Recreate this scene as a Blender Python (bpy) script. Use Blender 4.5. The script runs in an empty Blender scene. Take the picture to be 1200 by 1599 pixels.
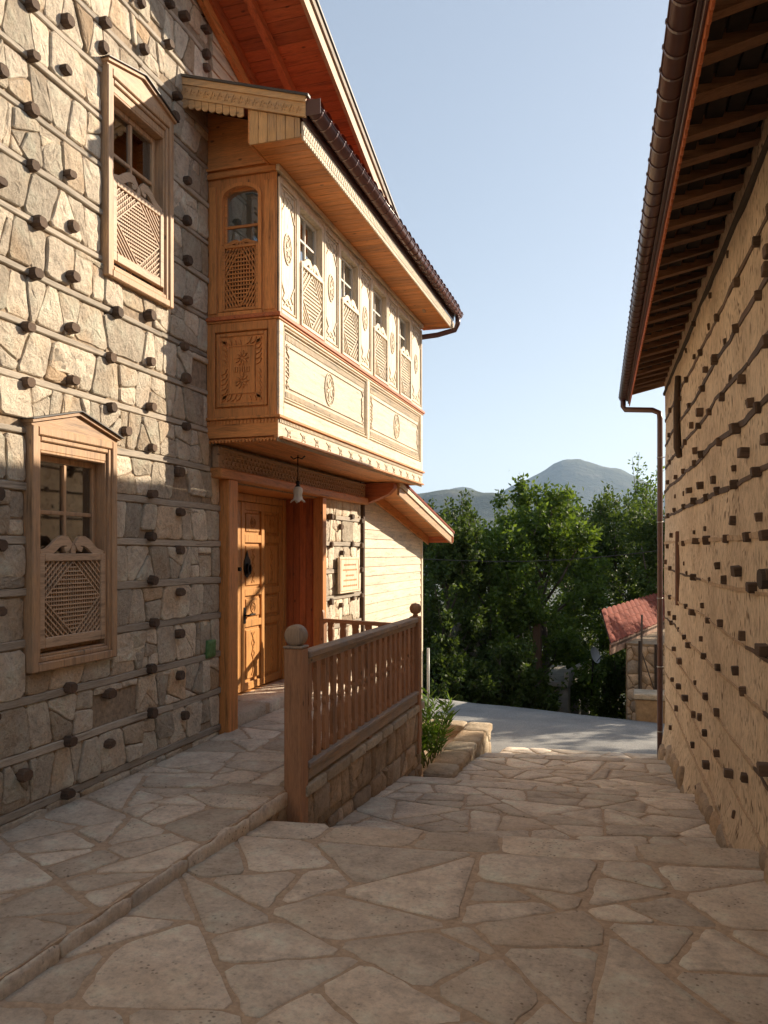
import bpy, bmesh, math, random
import numpy as np
from mathutils import Vector, Matrix, noise

R = random.Random(7)
sc = bpy.context.scene
col = sc.collection
rad = math.radians

# ------------------------------------------------------------------ camera, sky, sun, exposure
F_, HZ_, VP_, ZC = 1250., 863., 980., 1.6
YAW = math.atan((VP_ - 600.) / F_)
cam_d = bpy.data.cameras.new('camera')
cam = bpy.data.objects.new('camera', cam_d)
col.objects.link(cam)
cam.location = (0, 0, ZC)
cam.rotation_euler = (math.pi / 2, 0, YAW)
cam_d.sensor_fit = 'HORIZONTAL'
cam_d.sensor_width = 36.
cam_d.lens = 36. * F_ / 1200.
cam_d.shift_y = (HZ_ - 799.5) / 1200.
cam_d.clip_start = .05
cam_d.clip_end = 30000.
sc.camera = cam

SUN_EL, SUN_AZ = rad(23.5), rad(45)          # azimuth measured from +Y towards +X
world = bpy.data.worlds.new('World')
sc.world = world
world.use_nodes = True
wn = world.node_tree
bg = wn.nodes['Background']
sky = wn.nodes.new('ShaderNodeTexSky')
sky.sky_type = 'NISHITA'
sky.sun_disc = False
sky.sun_elevation = SUN_EL
sky.sun_rotation = SUN_AZ
sky.altitude = 900
sky.air_density = 1.0
sky.dust_density = 1.5
sky.ozone_density = 1.5
sg = wn.nodes.new('ShaderNodeGamma')
sg.inputs[1].default_value = .58
wn.links.new(sky.outputs[0], sg.inputs[0])
sh_ = wn.nodes.new('ShaderNodeHueSaturation')
sh_.inputs['Saturation'].default_value = .82
wn.links.new(sg.outputs[0], sh_.inputs['Color'])
wn.links.new(sh_.outputs[0], bg.inputs[0])
bg.inputs[1].default_value = .145

sd = bpy.data.lights.new('sun', 'SUN')
sd.energy = 4.0
sd.angle = rad(.6)
sd.color = (1., .85, .66)
sun = bpy.data.objects.new('sun', sd)
col.objects.link(sun)
sun.rotation_euler = Vector((math.sin(SUN_AZ) * math.cos(SUN_EL), math.cos(SUN_AZ) * math.cos(SUN_EL), math.sin(SUN_EL))).to_track_quat('Z', 'Y').to_euler()
sun.location = (20, 20, 20)

sc.view_settings.view_transform = 'Standard'
sc.view_settings.look = 'None'
sc.view_settings.exposure = 1.25
sc.view_settings.gamma = 1
sc.view_settings.use_curve_mapping = False
sc.render.engine = 'CYCLES'
sc.cycles.use_denoising = True
sc.cycles.max_bounces = 6
sc.cycles.diffuse_bounces = 5
sc.cycles.glossy_bounces = 3
sc.cycles.transparent_max_bounces = 10
sc.cycles.volume_bounces = 1

# ------------------------------------------------------------------ materials
MATS = {}

def new_mat(name):
    m = bpy.data.materials.new(name)
    m.use_nodes = True
    nt = m.node_tree
    b = nt.nodes['Principled BSDF']
    return m, nt, b

def N(nt, kind, **kw):
    n = nt.nodes.new(kind)
    for k, v in kw.items():
        if k.startswith('i_'):
            n.inputs[int(k[2:])].default_value = v
        else:
            setattr(n, k, v)
    return n

def ramp(nt, stops):
    r = nt.nodes.new('ShaderNodeValToRGB')
    e = r.color_ramp.elements
    while len(e) < len(stops):
        e.new(.5)
    for i, (p, c) in enumerate(stops):
        e[i].position = p
        e[i].color = (*c, 1) if len(c) == 3 else (c[0],) * 3 + (1,)
    return r

def coords(nt, scale, rand=True):
    """object coordinates, shifted per object so copies do not repeat"""
    tc = N(nt, 'ShaderNodeTexCoord')
    mp = N(nt, 'ShaderNodeMapping')
    mp.inputs['Scale'].default_value = scale
    nt.links.new(tc.outputs['Object'], mp.inputs[0])
    if rand:
        oi = N(nt, 'ShaderNodeObjectInfo')
        mu = N(nt, 'ShaderNodeMath', operation='MULTIPLY')
        mu.inputs[1].default_value = 37.
        nt.links.new(oi.outputs['Random'], mu.inputs[0])
        cb = N(nt, 'ShaderNodeCombineXYZ')
        for i in range(3):
            nt.links.new(mu.outputs[0], cb.inputs[i])
        nt.links.new(cb.outputs[0], mp.inputs['Location'])
    return mp.outputs[0]

def noise_tex(nt, vec, scale, detail=4, rough=.6):
    n = N(nt, 'ShaderNodeTexNoise')
    n.inputs['Scale'].default_value = scale
    n.inputs['Detail'].default_value = detail
    n.inputs['Roughness'].default_value = rough
    nt.links.new(vec, n.inputs['Vector'])
    return n.outputs['Fac']

def bump(nt, b, h, strength, dist=.01, prev=None):
    bp = N(nt, 'ShaderNodeBump')
    bp.inputs['Strength'].default_value = strength
    bp.inputs['Distance'].default_value = dist
    nt.links.new(h, bp.inputs['Height'])
    if prev is not None:
        nt.links.new(prev, bp.inputs['Normal'])
    nt.links.new(bp.outputs[0], b.inputs['Normal'])
    return bp.outputs[0]

def mixc(nt, fac, a, b_, mode='MIX'):
    m = N(nt, 'ShaderNodeMix', data_type='RGBA', blend_type=mode)
    for sock, v in ((m.inputs[0], fac), (m.inputs[6], a), (m.inputs[7], b_)):
        if isinstance(v, (int, float)):
            sock.default_value = v
        elif isinstance(v, tuple):
            sock.default_value = (*v, 1)
        else:
            nt.links.new(v, sock)
    return m.outputs[2]

def wood(name, c, axis='z', rough=.6, vary=.25, knots=True, grain=1., weather=0.):
    key = (name, axis)
    if key in MATS:
        return MATS[key]
    m, nt, b = new_mat(name + '_' + axis)
    s = {'x': (1.1, 14, 14), 'y': (14, 1.1, 14), 'z': (14, 14, 1.1)}[axis]
    v = coords(nt, s)
    n1 = noise_tex(nt, v, 2.2, 5, .65)
    v2 = coords(nt, tuple(k * 5 for k in s))
    n2 = noise_tex(nt, v2, 2.5, 3, .7)
    d = tuple(k * .45 for k in c)
    l = tuple(min(1, k * 1.22) for k in c)
    r = ramp(nt, [(.28, d), (.45, c), (.72, l)])
    nt.links.new(n1, r.inputs[0])
    r2 = ramp(nt, [(.35, (.62,)), (.6, (1.,))])
    nt.links.new(n2, r2.inputs[0])
    cc = mixc(nt, .7 * grain, r.outputs[0], r2.outputs[0], 'MULTIPLY')
    if knots:
        vk = coords(nt, tuple(3.2 if k > 2 else 1.6 for k in s))
        vo = N(nt, 'ShaderNodeTexVoronoi')
        vo.inputs['Scale'].default_value = 2.6
        nt.links.new(vk, vo.inputs['Vector'])
        rk = ramp(nt, [(.045, (1.,)), (.1, (0.,))])
        nt.links.new(vo.outputs['Distance'], rk.inputs[0])
        cc = mixc(nt, rk.outputs[0], cc, tuple(k * .28 for k in c))
    if weather:
        vw = coords(nt, (2, 2, 2))
        nw = noise_tex(nt, vw, 1.6, 5, .7)
        rw = ramp(nt, [(.42, (0.,)), (.62, (weather,))])
        nt.links.new(nw, rw.inputs[0])
        cc = mixc(nt, rw.outputs[0], cc, tuple(.11 + .28 * sum(c) / 3 for _ in c))
    oi = N(nt, 'ShaderNodeObjectInfo')
    mr = N(nt, 'ShaderNodeMapRange')
    mr.inputs[3].default_value = 1 - vary
    mr.inputs[4].default_value = 1 + vary * .6
    nt.links.new(oi.outputs['Random'], mr.inputs[0])
    hs = N(nt, 'ShaderNodeHueSaturation')
    nt.links.new(mr.outputs[0], hs.inputs['Value'])
    nt.links.new(cc, hs.inputs['Color'])
    nt.links.new(hs.outputs[0], b.inputs['Base Color'])
    b.inputs['Roughness'].default_value = rough
    p = bump(nt, b, n2, .35, .004)
    bump(nt, b, n1, .3, .006, p)
    MATS[key] = m
    return m

def stone(name, base, ochre=(.44, .24, .09), rough=.9, vary=.35, scale=1., ochre_amt=.6, grey=(.3, .27, .235), bumpk=1.):
    if name in MATS:
        return MATS[name]
    m, nt, b = new_mat(name)
    v = coords(nt, (scale,) * 3)
    n1 = noise_tex(nt, v, 6, 8, .7)
    n2 = noise_tex(nt, v, 38, 8, .8)
    n3 = noise_tex(nt, v, 2.3, 4, .6)
    r = ramp(nt, [(.3, tuple(k * .66 for k in base)), (.5, base), (.75, tuple(min(.8, k * 1.3) for k in base))])
    nt.links.new(n1, r.inputs[0])
    ro = ramp(nt, [(.52, (0.,)), (.68, (ochre_amt,))])
    nt.links.new(n3, ro.inputs[0])
    c1 = mixc(nt, ro.outputs[0], r.outputs[0], ochre)
    oi = N(nt, 'ShaderNodeObjectInfo')
    # some whole stones are ochre, some grey
    ra = ramp(nt, [(.86, (0.,)), (.97, (.5,))])
    nt.links.new(oi.outputs['Random'], ra.inputs[0])
    c2 = mixc(nt, ra.outputs[0], c1, ochre)
    rg = ramp(nt, [(.05, (.5,)), (.18, (0.,))])
    nt.links.new(oi.outputs['Random'], rg.inputs[0])
    c3 = mixc(nt, rg.outputs[0], c2, grey)
    rp = ramp(nt, [(.30, (.45,)), (.46, (.95,)), (.6, (1.15,))])
    nt.links.new(n2, rp.inputs[0])
    c4 = mixc(nt, .75, c3, rp.outputs[0], 'MULTIPLY')
    if name.startswith('paving'):        # travertine pits in drifts, and worn dirt in the hollows
        vp = N(nt, 'ShaderNodeTexVoronoi'); vp.inputs['Scale'].default_value = 34; nt.links.new(v, vp.inputs['Vector'])
        r1 = ramp(nt, [(.13, (1.,)), (.26, (0.,))]); nt.links.new(vp.outputs['Distance'], r1.inputs[0])
        r2_ = ramp(nt, [(.50, (0.,)), (.60, (.75,))]); nt.links.new(noise_tex(nt, v, 3.4, 4, .7), r2_.inputs[0])
        mm = N(nt, 'ShaderNodeMath', operation='MULTIPLY'); nt.links.new(r1.outputs[0], mm.inputs[0]); nt.links.new(r2_.outputs[0], mm.inputs[1])
        c4 = mixc(nt, mm.outputs[0], c4, (.16, .12, .085))
        r3 = ramp(nt, [(.48, (0.,)), (.75, (.5,))]); nt.links.new(noise_tex(nt, v, 1.7, 6, .75), r3.inputs[0])
        c4 = mixc(nt, r3.outputs[0], c4, (.36, .27, .19))
    mu = N(nt, 'ShaderNodeMath', operation='MULTIPLY'); mu.inputs[1].default_value = 13.7
    fr = N(nt, 'ShaderNodeMath', operation='FRACT')
    nt.links.new(oi.outputs['Random'], mu.inputs[0]); nt.links.new(mu.outputs[0], fr.inputs[0])
    mr = N(nt, 'ShaderNodeMapRange')
    mr.inputs[3].default_value = 1 - vary
    mr.inputs[4].default_value = 1 + vary * .5
    nt.links.new(fr.outputs[0], mr.inputs[0])
    hs = N(nt, 'ShaderNodeHueSaturation')
    nt.links.new(mr.outputs[0], hs.inputs['Value'])
    nt.links.new(c4, hs.inputs['Color'])
    nt.links.new(hs.outputs[0], b.inputs['Base Color'])
    b.inputs['Roughness'].default_value = rough
    b.inputs['Specular IOR Level'].default_value = .25
    p = bump(nt, b, n2, .9 * bumpk, .02)
    bump(nt, b, n1, .8 * bumpk, .05, p)
    MATS[name] = m
    return m

def plain(name, c, rough=.6, metal=0., nz=.0, scale=20, dist=.005):
    if name in MATS:
        return MATS[name]
    m, nt, b = new_mat(name)
    b.inputs['Base Color'].default_value = (*c, 1)
    b.inputs['Roughness'].default_value = rough
    b.inputs['Metallic'].default_value = metal
    if nz:
        v = coords(nt, (1, 1, 1))
        n = noise_tex(nt, v, scale, 6, .65)
        r = ramp(nt, [(.3, tuple(k * (1 - nz) for k in c)), (.7, tuple(min(1, k * (1 + nz)) for k in c))])
        nt.links.new(n, r.inputs[0])
        nt.links.new(r.outputs[0], b.inputs['Base Color'])
        bump(nt, b, n, .5, dist)
    MATS[name] = m
    return m

PINE = (.68, .27, .075)
M_PINE = {a: wood('pine', PINE, a, .55, .2) for a in 'xyz'}
M_FRONT = {a: wood('pale_pine', (.78, .64, .45), a, .6, .14, weather=.22) for a in 'xyz'}  # same pine as the bay sides; the front's sunlit paleness is put into the colour
M_CASE = {a: wood('aged_pine', (.52, .31, .16), a, .6, .12, weather=.2) for a in 'xyz'}
M_END = {a: wood('tan_pine', (.62, .36, .15), a, .6, .1, weather=.25) for a in 'xyz'}
M_RAIL = {a: wood('brown_wood', (.40, .20, .10), a, .6, .18) for a in 'xyz'}
M_RAILTOP = {a: wood('faded_wood', (.40, .28, .185), a, .7, .12, weather=.6) for a in 'xyz'}
M_RED = {a: wood('red_stained_wood', (.50, .14, .045), a, .55, .2) for a in 'xyz'}
M_DOOR = {a: wood('door_wood', (.60, .29, .09), a, .45, .06) for a in 'xyz'}
M_GREY = {a: wood('weathered_timber', (.42, .36, .285), a, .85, .25, knots=False) for a in 'xyz'}
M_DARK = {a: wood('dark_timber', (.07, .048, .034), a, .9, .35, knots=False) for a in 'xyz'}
M_DARK2 = {a: wood('brown_timber', (.115, .07, .043), a, .85, .35, knots=False) for a in 'xyz'}
M_LATT = {a: wood('lattice_wood', (.56, .38, .24), a, .6, .1, knots=False) for a in 'xyz'}
M_STONE = stone('wall_stone', (.74, .63, .49), ochre=(.60, .35, .15), ochre_amt=.4, grey=(.55, .48, .39))
M_STONE2 = stone('low_wall_stone', (.56, .42, .29), ochre=(.45, .28, .15), ochre_amt=.4)
M_PAVE = stone('paving_limestone', (.75, .63, .50), ochre=(.60, .46, .33), vary=.24, ochre_amt=.4, grey=(.58, .47, .36), bumpk=.5)
M_CURB = stone('curb_stone', (.58, .48, .35), vary=.15, ochre_amt=.3)
M_MORTAR = plain('dark_mortar', (.30, .23, .16), .95, nz=.4, scale=30, dist=.01)
M_JOINT = plain('paving_joint', (.46, .34, .235), .95, nz=.25, scale=40, dist=.008)
M_GUTTER = plain('brown_painted_metal', (.105, .05, .042), .3, nz=.12, scale=3, dist=.001)
M_IRON = plain('black_iron', (.02, .018, .016), .45, .6)
M_LEAD = plain('dark_lead', (.05, .045, .042), .5)
M_DARKIN = plain('dark_interior', (.035, .03, .026), .9)
M_CURTAIN = plain('curtain_cloth', (.8, .78, .7), .9, nz=.06, scale=6)
M_TILE = plain('red_roof_tile', (.21, .045, .022), .95, nz=.3, scale=9)
M_ASPH = None

def glass_mat():
    m, nt, b = new_mat('window_glass')
    out = [n for n in nt.nodes if n.type == 'OUTPUT_MATERIAL'][0]
    tr = N(nt, 'ShaderNodeBsdfTransparent'); tr.inputs[0].default_value = (.9, .93, .92, 1)
    gl = N(nt, 'ShaderNodeBsdfGlossy'); gl.inputs['Roughness'].default_value = .03
    gl.inputs[0].default_value = (.9, .95, 1, 1)
    fr = N(nt, 'ShaderNodeFresnel'); fr.inputs[0].default_value = 1.5
    ad = N(nt, 'ShaderNodeMath', operation='MULTIPLY_ADD'); ad.inputs[1].default_value = 2.; ad.inputs[2].default_value = .16
    nt.links.new(fr.outputs[0], ad.inputs[0])
    mx = N(nt, 'ShaderNodeMixShader')
    nt.links.new(ad.outputs[0], mx.inputs[0]); nt.links.new(tr.outputs[0], mx.inputs[1]); nt.links.new(gl.outputs[0], mx.inputs[2])
    nt.links.new(mx.outputs[0], out.inputs[0])
    return m
M_GLASS = glass_mat()

# ------------------------------------------------------------------ object helpers
ORG = {}      # build-frame origin of every object that may be a parent

def tag(o, label=None, cat=None, group=None, kind=None):
    if label: o['label'] = label
    if cat: o['category'] = cat
    if group: o['group'] = group
    if kind: o['kind'] = kind
    return o

def empty(name, loc, rz=0, org=None):
    o = bpy.data.objects.new(name, None)
    o.empty_display_size = .2
    col.objects.link(o)
    o.location = loc
    o.rotation_euler = (0, 0, rz)
    ORG[o.name] = Vector(org if org is not None else loc)
    return o

IDM = lambda a, b, h: (a, b, h)

class MB:
    def __init__(self):
        self.v = []; self.f = []; self.smooth = []

    def add(self, verts, faces, smooth=False):
        n = len(self.v)
        self.v.extend(verts)
        self.f.extend(tuple(i + n for i in f) for f in faces)
        self.smooth.extend([smooth] * len(faces))
        return self

    def box(self, x0, x1, y0, y1, z0, z1, ch=0., M=None, jit=0.):
        M = M or IDM
        if x0 > x1: x0, x1 = x1, x0
        if y0 > y1: y0, y1 = y1, y0
        if z0 > z1: z0, z1 = z1, z0
        ch = min(ch, (x1 - x0) * .4, (y1 - y0) * .4, (z1 - z0) * .4)
        if ch <= 0:
            v = [(x, y, z) for x in (x0, x1) for y in (y0, y1) for z in (z0, z1)]
            f = [(0, 1, 3, 2), (4, 6, 7, 5), (0, 4, 5, 1), (2, 3, 7, 6), (0, 2, 6, 4), (1, 5, 7, 3)]
        else:
            v = []
            for ix, x in enumerate((x0, x1)):
                for iy, y in enumerate((y0, y1)):
                    for iz, z in enumerate((z0, z1)):
                        sx, sy, sz = (1 - 2 * ix) * ch, (1 - 2 * iy) * ch, (1 - 2 * iz) * ch
                        v += [(x, y + sy, z + sz), (x + sx, y, z + sz), (x + sx, y + sy, z)]
            def c(ix, iy, iz, k): return (ix * 4 + iy * 2 + iz) * 3 + k
            f = []
            for i in (0, 1):
                f.append((c(i, 0, 0, 0), c(i, 0, 1, 0), c(i, 1, 1, 0), c(i, 1, 0, 0)))
                f.append((c(0, i, 0, 1), c(0, i, 1, 1), c(1, i, 1, 1), c(1, i, 0, 1)))
                f.append((c(0, 0, i, 2), c(0, 1, i, 2), c(1, 1, i, 2), c(1, 0, i, 2)))
                for j in (0, 1):
                    f.append((c(i, j, 0, 0), c(i, j, 1, 0), c(i, j, 1, 1), c(i, j, 0, 1)))
                    f.append((c(i, 0, j, 0), c(i, 1, j, 0), c(i, 1, j, 2), c(i, 0, j, 2)))
                    f.append((c(0, i, j, 1), c(1, i, j, 1), c(1, i, j, 2), c(0, i, j, 2)))
                    for k in (0, 1):
                        f.append((c(i, j, k, 0), c(i, j, k, 1), c(i, j, k, 2)))
        if jit:
            v = [(p[0] + R.uniform(-jit, jit), p[1] + R.uniform(-jit, jit), p[2] + R.uniform(-jit, jit)) for p in v]
        return self.add([M(*p) for p in v], f)

    def prism(self, poly, h0, h1, M=None, inset=0., smooth=False):
        """polygon (a,b) extruded from h0 to h1 through mapping M(a,b,h)"""
        M = M or IDM
        n = len(poly)
        cx = sum(p[0] for p in poly) / n; cy = sum(p[1] for p in poly) / n
        v = [M(a, b, h0) for a, b in poly]
        rings = [h1]
        v += [M(a, b, h1) for a, b in poly]
        f = [(i, (i + 1) % n, n + (i + 1) % n, n + i) for i in range(n)]
        f.append(tuple(range(n))); f.append(tuple(range(2 * n - 1, n - 1, -1)))
        return self.add(v, f, smooth)

    def ribbon(self, pts, w, h0, h1, M=None, closed=False):
        """flat strip of width w following 2-D points, extruded h0..h1"""
        M = M or IDM
        n = len(pts); L = []; Rr = []
        for i in range(n):
            a = pts[(i - 1) % n] if (closed or i) else pts[i]
            b = pts[(i + 1) % n] if (closed or i < n - 1) else pts[i]
            dx, dy = b[0] - a[0], b[1] - a[1]
            l = math.hypot(dx, dy) or 1
            ww = w[i] if isinstance(w, (list, tuple)) else w
            nx, ny = -dy / l * ww / 2, dx / l * ww / 2
            L.append((pts[i][0] + nx, pts[i][1] + ny)); Rr.append((pts[i][0] - nx, pts[i][1] - ny))
        v = []
        for i in range(n):
            v += [M(*L[i], h0), M(*L[i], h1), M(*Rr[i], h1), M(*Rr[i], h0)]
        f = []
        m = n if closed else n - 1
        for i in range(m):
            a, b = i * 4, ((i + 1) % n) * 4
            for k in range(4):
                f.append((a + k, b + k, b + (k + 1) % 4, a + (k + 1) % 4))
        if not closed:
            f += [(0, 1, 2, 3), (n * 4 - 1, n * 4 - 2, n * 4 - 3, n * 4 - 4)]
        return self.add(v, f)

    def tube(self, pts, r, seg=10, cap=True, smooth=True):
        pts = [Vector(p) for p in pts]; n = len(pts); v = []
        up0 = None
        for i, p in enumerate(pts):
            t = (pts[min(i + 1, n - 1)] - pts[max(i - 1, 0)]).normalized()
            if up0 is None:
                up0 = Vector((0, 0, 1)) if abs(t.z) < .9 else Vector((1, 0, 0))
            a = t.cross(up0)
            if a.length < 1e-4: a = t.orthogonal()
            a.normalize(); b = t.cross(a).normalized(); up0 = -b if (-b).dot(up0) > 0 else b
            rr = r[i] if isinstance(r, (list, tuple)) else r
            a = t.cross(up0).normalized(); b = t.cross(a)
            for k in range(seg):
                an = 2 * math.pi * k / seg
                v.append(tuple(p + a * math.cos(an) * rr + b * math.sin(an) * rr))
        f = []
        for i in range(n - 1):
            for k in range(seg):
                k2 = (k + 1) % seg
                f.append((i * seg + k, i * seg + k2, (i + 1) * seg + k2, (i + 1) * seg + k))
        self.add(v, f, smooth)
        if cap:
            m = len(self.v) - n * seg
            self.f.append(tuple(m + k for k in range(seg))); self.smooth.append(False)
            self.f.append(tuple(m + (n - 1) * seg + k for k in range(seg - 1, -1, -1))); self.smooth.append(False)
        return self

    def lathe(self, prof, c, seg=20, axis='z', smooth=True):
        v = []
        for r_, h in prof:
            for k in range(seg):
                a = 2 * math.pi * k / seg
                p = (r_ * math.cos(a), r_ * math.sin(a), h)
                if axis == 'y': p = (p[0], h, p[1])
                if axis == 'x': p = (h, p[0], p[1])
                v.append((c[0] + p[0], c[1] + p[1], c[2] + p[2]))
        f = []
        for i in range(len(prof) - 1):
            for k in range(seg):
                k2 = (k + 1) % seg
                f.append((i * seg + k, i * seg + k2, (i + 1) * seg + k2, (i + 1) * seg + k))
        return self.add(v, f, smooth)

    def build(self, name, mat, parent=None, recalc=True, **kw):
        if not self.v: return None
        V = np.array(self.v, dtype=float)
        c = (V.min(0) + V.max(0)) / 2
        if parent is None: c[2] = V[:, 2].min()
        me = bpy.data.meshes.new(name)
        me.from_pydata([tuple(p) for p in (V - c)], [], self.f)
        if recalc:
            bm = bmesh.new(); bm.from_mesh(me)
            bmesh.ops.recalc_face_normals(bm, faces=bm.faces)
            bm.to_mesh(me); bm.free()
        if any(self.smooth):
            me.polygons.foreach_set('use_smooth', self.smooth)
        me.materials.append(mat)
        o = bpy.data.objects.new(name, me)
        col.objects.link(o)
        if parent is not None:
            o.parent = parent
            o.location = Vector(c) - ORG[parent.name]
        else:
            o.location = Vector(c)
        ORG[o.name] = Vector(c)
        if kw: tag(o, **kw)
        return o

def share(src, name, parent, center, rot=None, scale=None):
    """another object using src's mesh, centred at a build-frame point"""
    o = bpy.data.objects.new(name, src.data)
    col.objects.link(o)
    o.parent = parent
    o.location = Vector(center) - (ORG[parent.name] if parent else Vector())
    if rot: o.rotation_euler = rot
    if scale: o.scale = scale
    ORG[o.name] = Vector(center)
    return o

# ------------------------------------------------------------------ voronoi stones
def clip(poly, nx, ny, d):
    out = []
    n = len(poly)
    for i in range(n):
        p, q = poly[i], poly[(i + 1) % n]
        a = p[0] * nx + p[1] * ny - d; b = q[0] * nx + q[1] * ny - d
        if a <= 0: out.append(p)
        if (a < 0 < b) or (b < 0 < a):
            t = a / (a - b)
            out.append((p[0] + (q[0] - p[0]) * t, p[1] + (q[1] - p[1]) * t))
    return out

def voronoi(seeds, bound, sx=1., sy=1.):
    """seeds (x,y,w): power diagram cells inside convex polygon bound; sx, sy stretch the metric"""
    cells = []
    for i, (x, y, w) in enumerate(seeds):
        poly = list(bound)
        near = sorted((j for j in range(len(seeds)) if j != i), key=lambda j: (seeds[j][0] - x) ** 2 * sx + (seeds[j][1] - y) ** 2 * sy)[:18]
        for j in near:
            X, Y, W = seeds[j]
            nx, ny = (X - x) * sx, (Y - y) * sy
            d = (sx * (X * X - x * x) + sy * (Y * Y - y * y) - W + w) / 2
            poly = clip(poly, nx, ny, d)
            if len(poly) < 3: break
        if len(poly) >= 3: cells.append(poly)
    return cells

def area(p):
    return abs(sum(p[i][0] * p[(i + 1) % len(p)][1] - p[(i + 1) % len(p)][0] * p[i][1] for i in range(len(p)))) / 2

def inset(poly, d):
    """shrink a convex polygon by half-planes"""
    n = len(poly)
    s = sum(poly[i][0] * poly[(i + 1) % n][1] - poly[(i + 1) % n][0] * poly[i][1] for i in range(n))
    out = list(poly)
    for i in range(n):
        p, q = poly[i], poly[(i + 1) % n]
        dx, dy = q[0] - p[0], q[1] - p[1]
        l = math.hypot(dx, dy)
        if l < 1e-6: continue
        nx, ny = (dy / l, -dx / l) if s > 0 else (-dy / l, dx / l)
        out = clip(out, nx, ny, nx * p[0] + ny * p[1] - d)
        if len(out) < 3: return None
    return out

def crack(poly, target, rnd, skew=.38, lo=.55, hi=1.7, depth=0):
    """break a convex polygon again and again across its longest direction: angular stones that meet in T joints"""
    if depth > 14 or area(poly) < target * rnd.uniform(lo, hi): return [poly]
    best = (0, None, None)
    for i in range(len(poly)):
        for j in range(i + 1, len(poly)):
            d = math.hypot(poly[i][0] - poly[j][0], poly[i][1] - poly[j][1])
            if d > best[0]: best = (d, poly[i], poly[j])
    L, a, b = best
    n = len(poly); cx = sum(p[0] for p in poly) / n; cy = sum(p[1] for p in poly) / n
    sxx = sum((p[0] - cx) ** 2 for p in poly); syy = sum((p[1] - cy) ** 2 for p in poly); sxy = sum((p[0] - cx) * (p[1] - cy) for p in poly)
    th = .5 * math.atan2(2 * sxy, sxx - syy); ux, uy = math.cos(th), math.sin(th)
    # a long rectangle's diagonal is close to its axis; turn the cut by a random skew
    off = rnd.uniform(-.13, .13) * L if rnd.random() > .14 else rnd.choice((-.25, .25)) * L
    an = rnd.gauss(0, skew); c_, s_ = math.cos(an), math.sin(an)
    nx, ny = ux * c_ - uy * s_, ux * s_ + uy * c_
    d = nx * (cx + ux * off) + ny * (cy + uy * off)
    p1 = clip(poly, nx, ny, d); p2 = clip(poly, -nx, -ny, -d)
    if len(p1) < 3 or len(p2) < 3 or min(area(p1), area(p2)) < target * .07: return [poly] if depth > 8 else crack(poly, target, rnd, skew, lo, hi, depth + 1)
    return crack(p1, target, rnd, skew, lo, hi, depth + 1) + crack(p2, target, rnd, skew, lo, hi, depth + 1)

def rough_outline(poly, seg, jit, cut=.16, rnd=R):
    """round the corners a little and make the edges uneven"""
    n = len(poly); pts = []
    for i in range(n):
        p, q, o = poly[i], poly[(i + 1) % n], poly[(i - 1) % n]
        lq = math.hypot(q[0] - p[0], q[1] - p[1]); lo = math.hypot(o[0] - p[0], o[1] - p[1])
        if lq < .004: continue
        c1 = min(cut * lo, .05) / max(lo, 1e-6); c2 = min(cut * lq, .05) / lq
        pts.append((p[0] + (o[0] - p[0]) * c1, p[1] + (o[1] - p[1]) * c1))
        pts.append((p[0] + (q[0] - p[0]) * c2, p[1] + (q[1] - p[1]) * c2))
    out = []
    n = len(pts)
    for i in range(n):
        p, q = pts[i], pts[(i + 1) % n]
        l = math.hypot(q[0] - p[0], q[1] - p[1])
        k = max(1, min(6, int(l / seg)))
        for j in range(k):
            t = j / k
            a = p[0] + (q[0] - p[0]) * t; b = p[1] + (q[1] - p[1]) * t
            jj = jit if j else jit * .4
            out.append((a + rnd.uniform(-jj, jj), b + rnd.uniform(-jj, jj)))
    return out

def stone_mesh(mb, poly, M, depth, H, bev=.008, bulge=.01, rnd=R, rings=2):
    smooth = rings != 3
    n = len(poly)
    cx = sum(p[0] for p in poly) / n; cy = sum(p[1] for p in poly) / n
    rr = math.sqrt(area(poly) / math.pi)
    kb = min(.3, bev / max(rr, .01))
    v = [M(a, b, -depth) for a, b in poly]
    levels = [(0, H - bev * 1.1), (kb, H)]
    if rings == 2: levels.append((.5, H + bulge * .8))
    if rings == 3: levels += [(.34, H + bulge * .5), (.66, H + bulge * .8)]
    for t, h in levels:
        jh = 0 if t == 0 else max(bulge, .006 if rings == 3 else 0) * (.5 if t > .3 else .3)
        for a, b in poly:
            v.append(M(a + (cx - a) * t, b + (cy - b) * t, h + rnd.uniform(-jh, jh)))
    v.append(M(cx, cy, H + bulge + rnd.uniform(-.4, .4) * bulge))
    f = []
    L = len(levels)
    for l in range(L):
        for i in range(n):
            j = (i + 1) % n
            f.append((l * n + i, l * n + j, (l + 1) * n + j, (l + 1) * n + i))
    for i in range(n):
        f.append((L * n + i, L * n + (i + 1) % n, (L + 1) * n))
    mb.add(v, f, smooth)

def px_of(x, y, z):
    s, c = math.sin(YAW), math.cos(YAW)
    d = -x * s + y * c; r = x * c + y * s
    if d < .3: return None
    return 600 + F_ * r / d, HZ_ - F_ * (z - ZC) / d, d

def seen_size(poly, M):
    """rough size in photo pixels squared, 0 outside the frame"""
    pr = [px_of(*M(a, b, 0)) for a, b in poly]
    if any(p is None for p in pr): return 0
    if not any(-20 < p[0] < 1220 and -20 < p[1] < 1620 for p in pr): return 0
    return area([(p[0], p[1]) for p in pr])

# ================================================================== GROUND
def far_z(x, y):
    """height of the ground sheet"""
    d = max(0., y - 15.0)
    z = -1.62
    z -= min(d * .42, 5.5) if d > 0 else 0
    if y > 40: z -= min((y - 40) * .16, 30)
    if y < 5: z = -.7
    elif y < 12: z = -.7 - (y - 5) / 7 * .92
    return z

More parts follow.
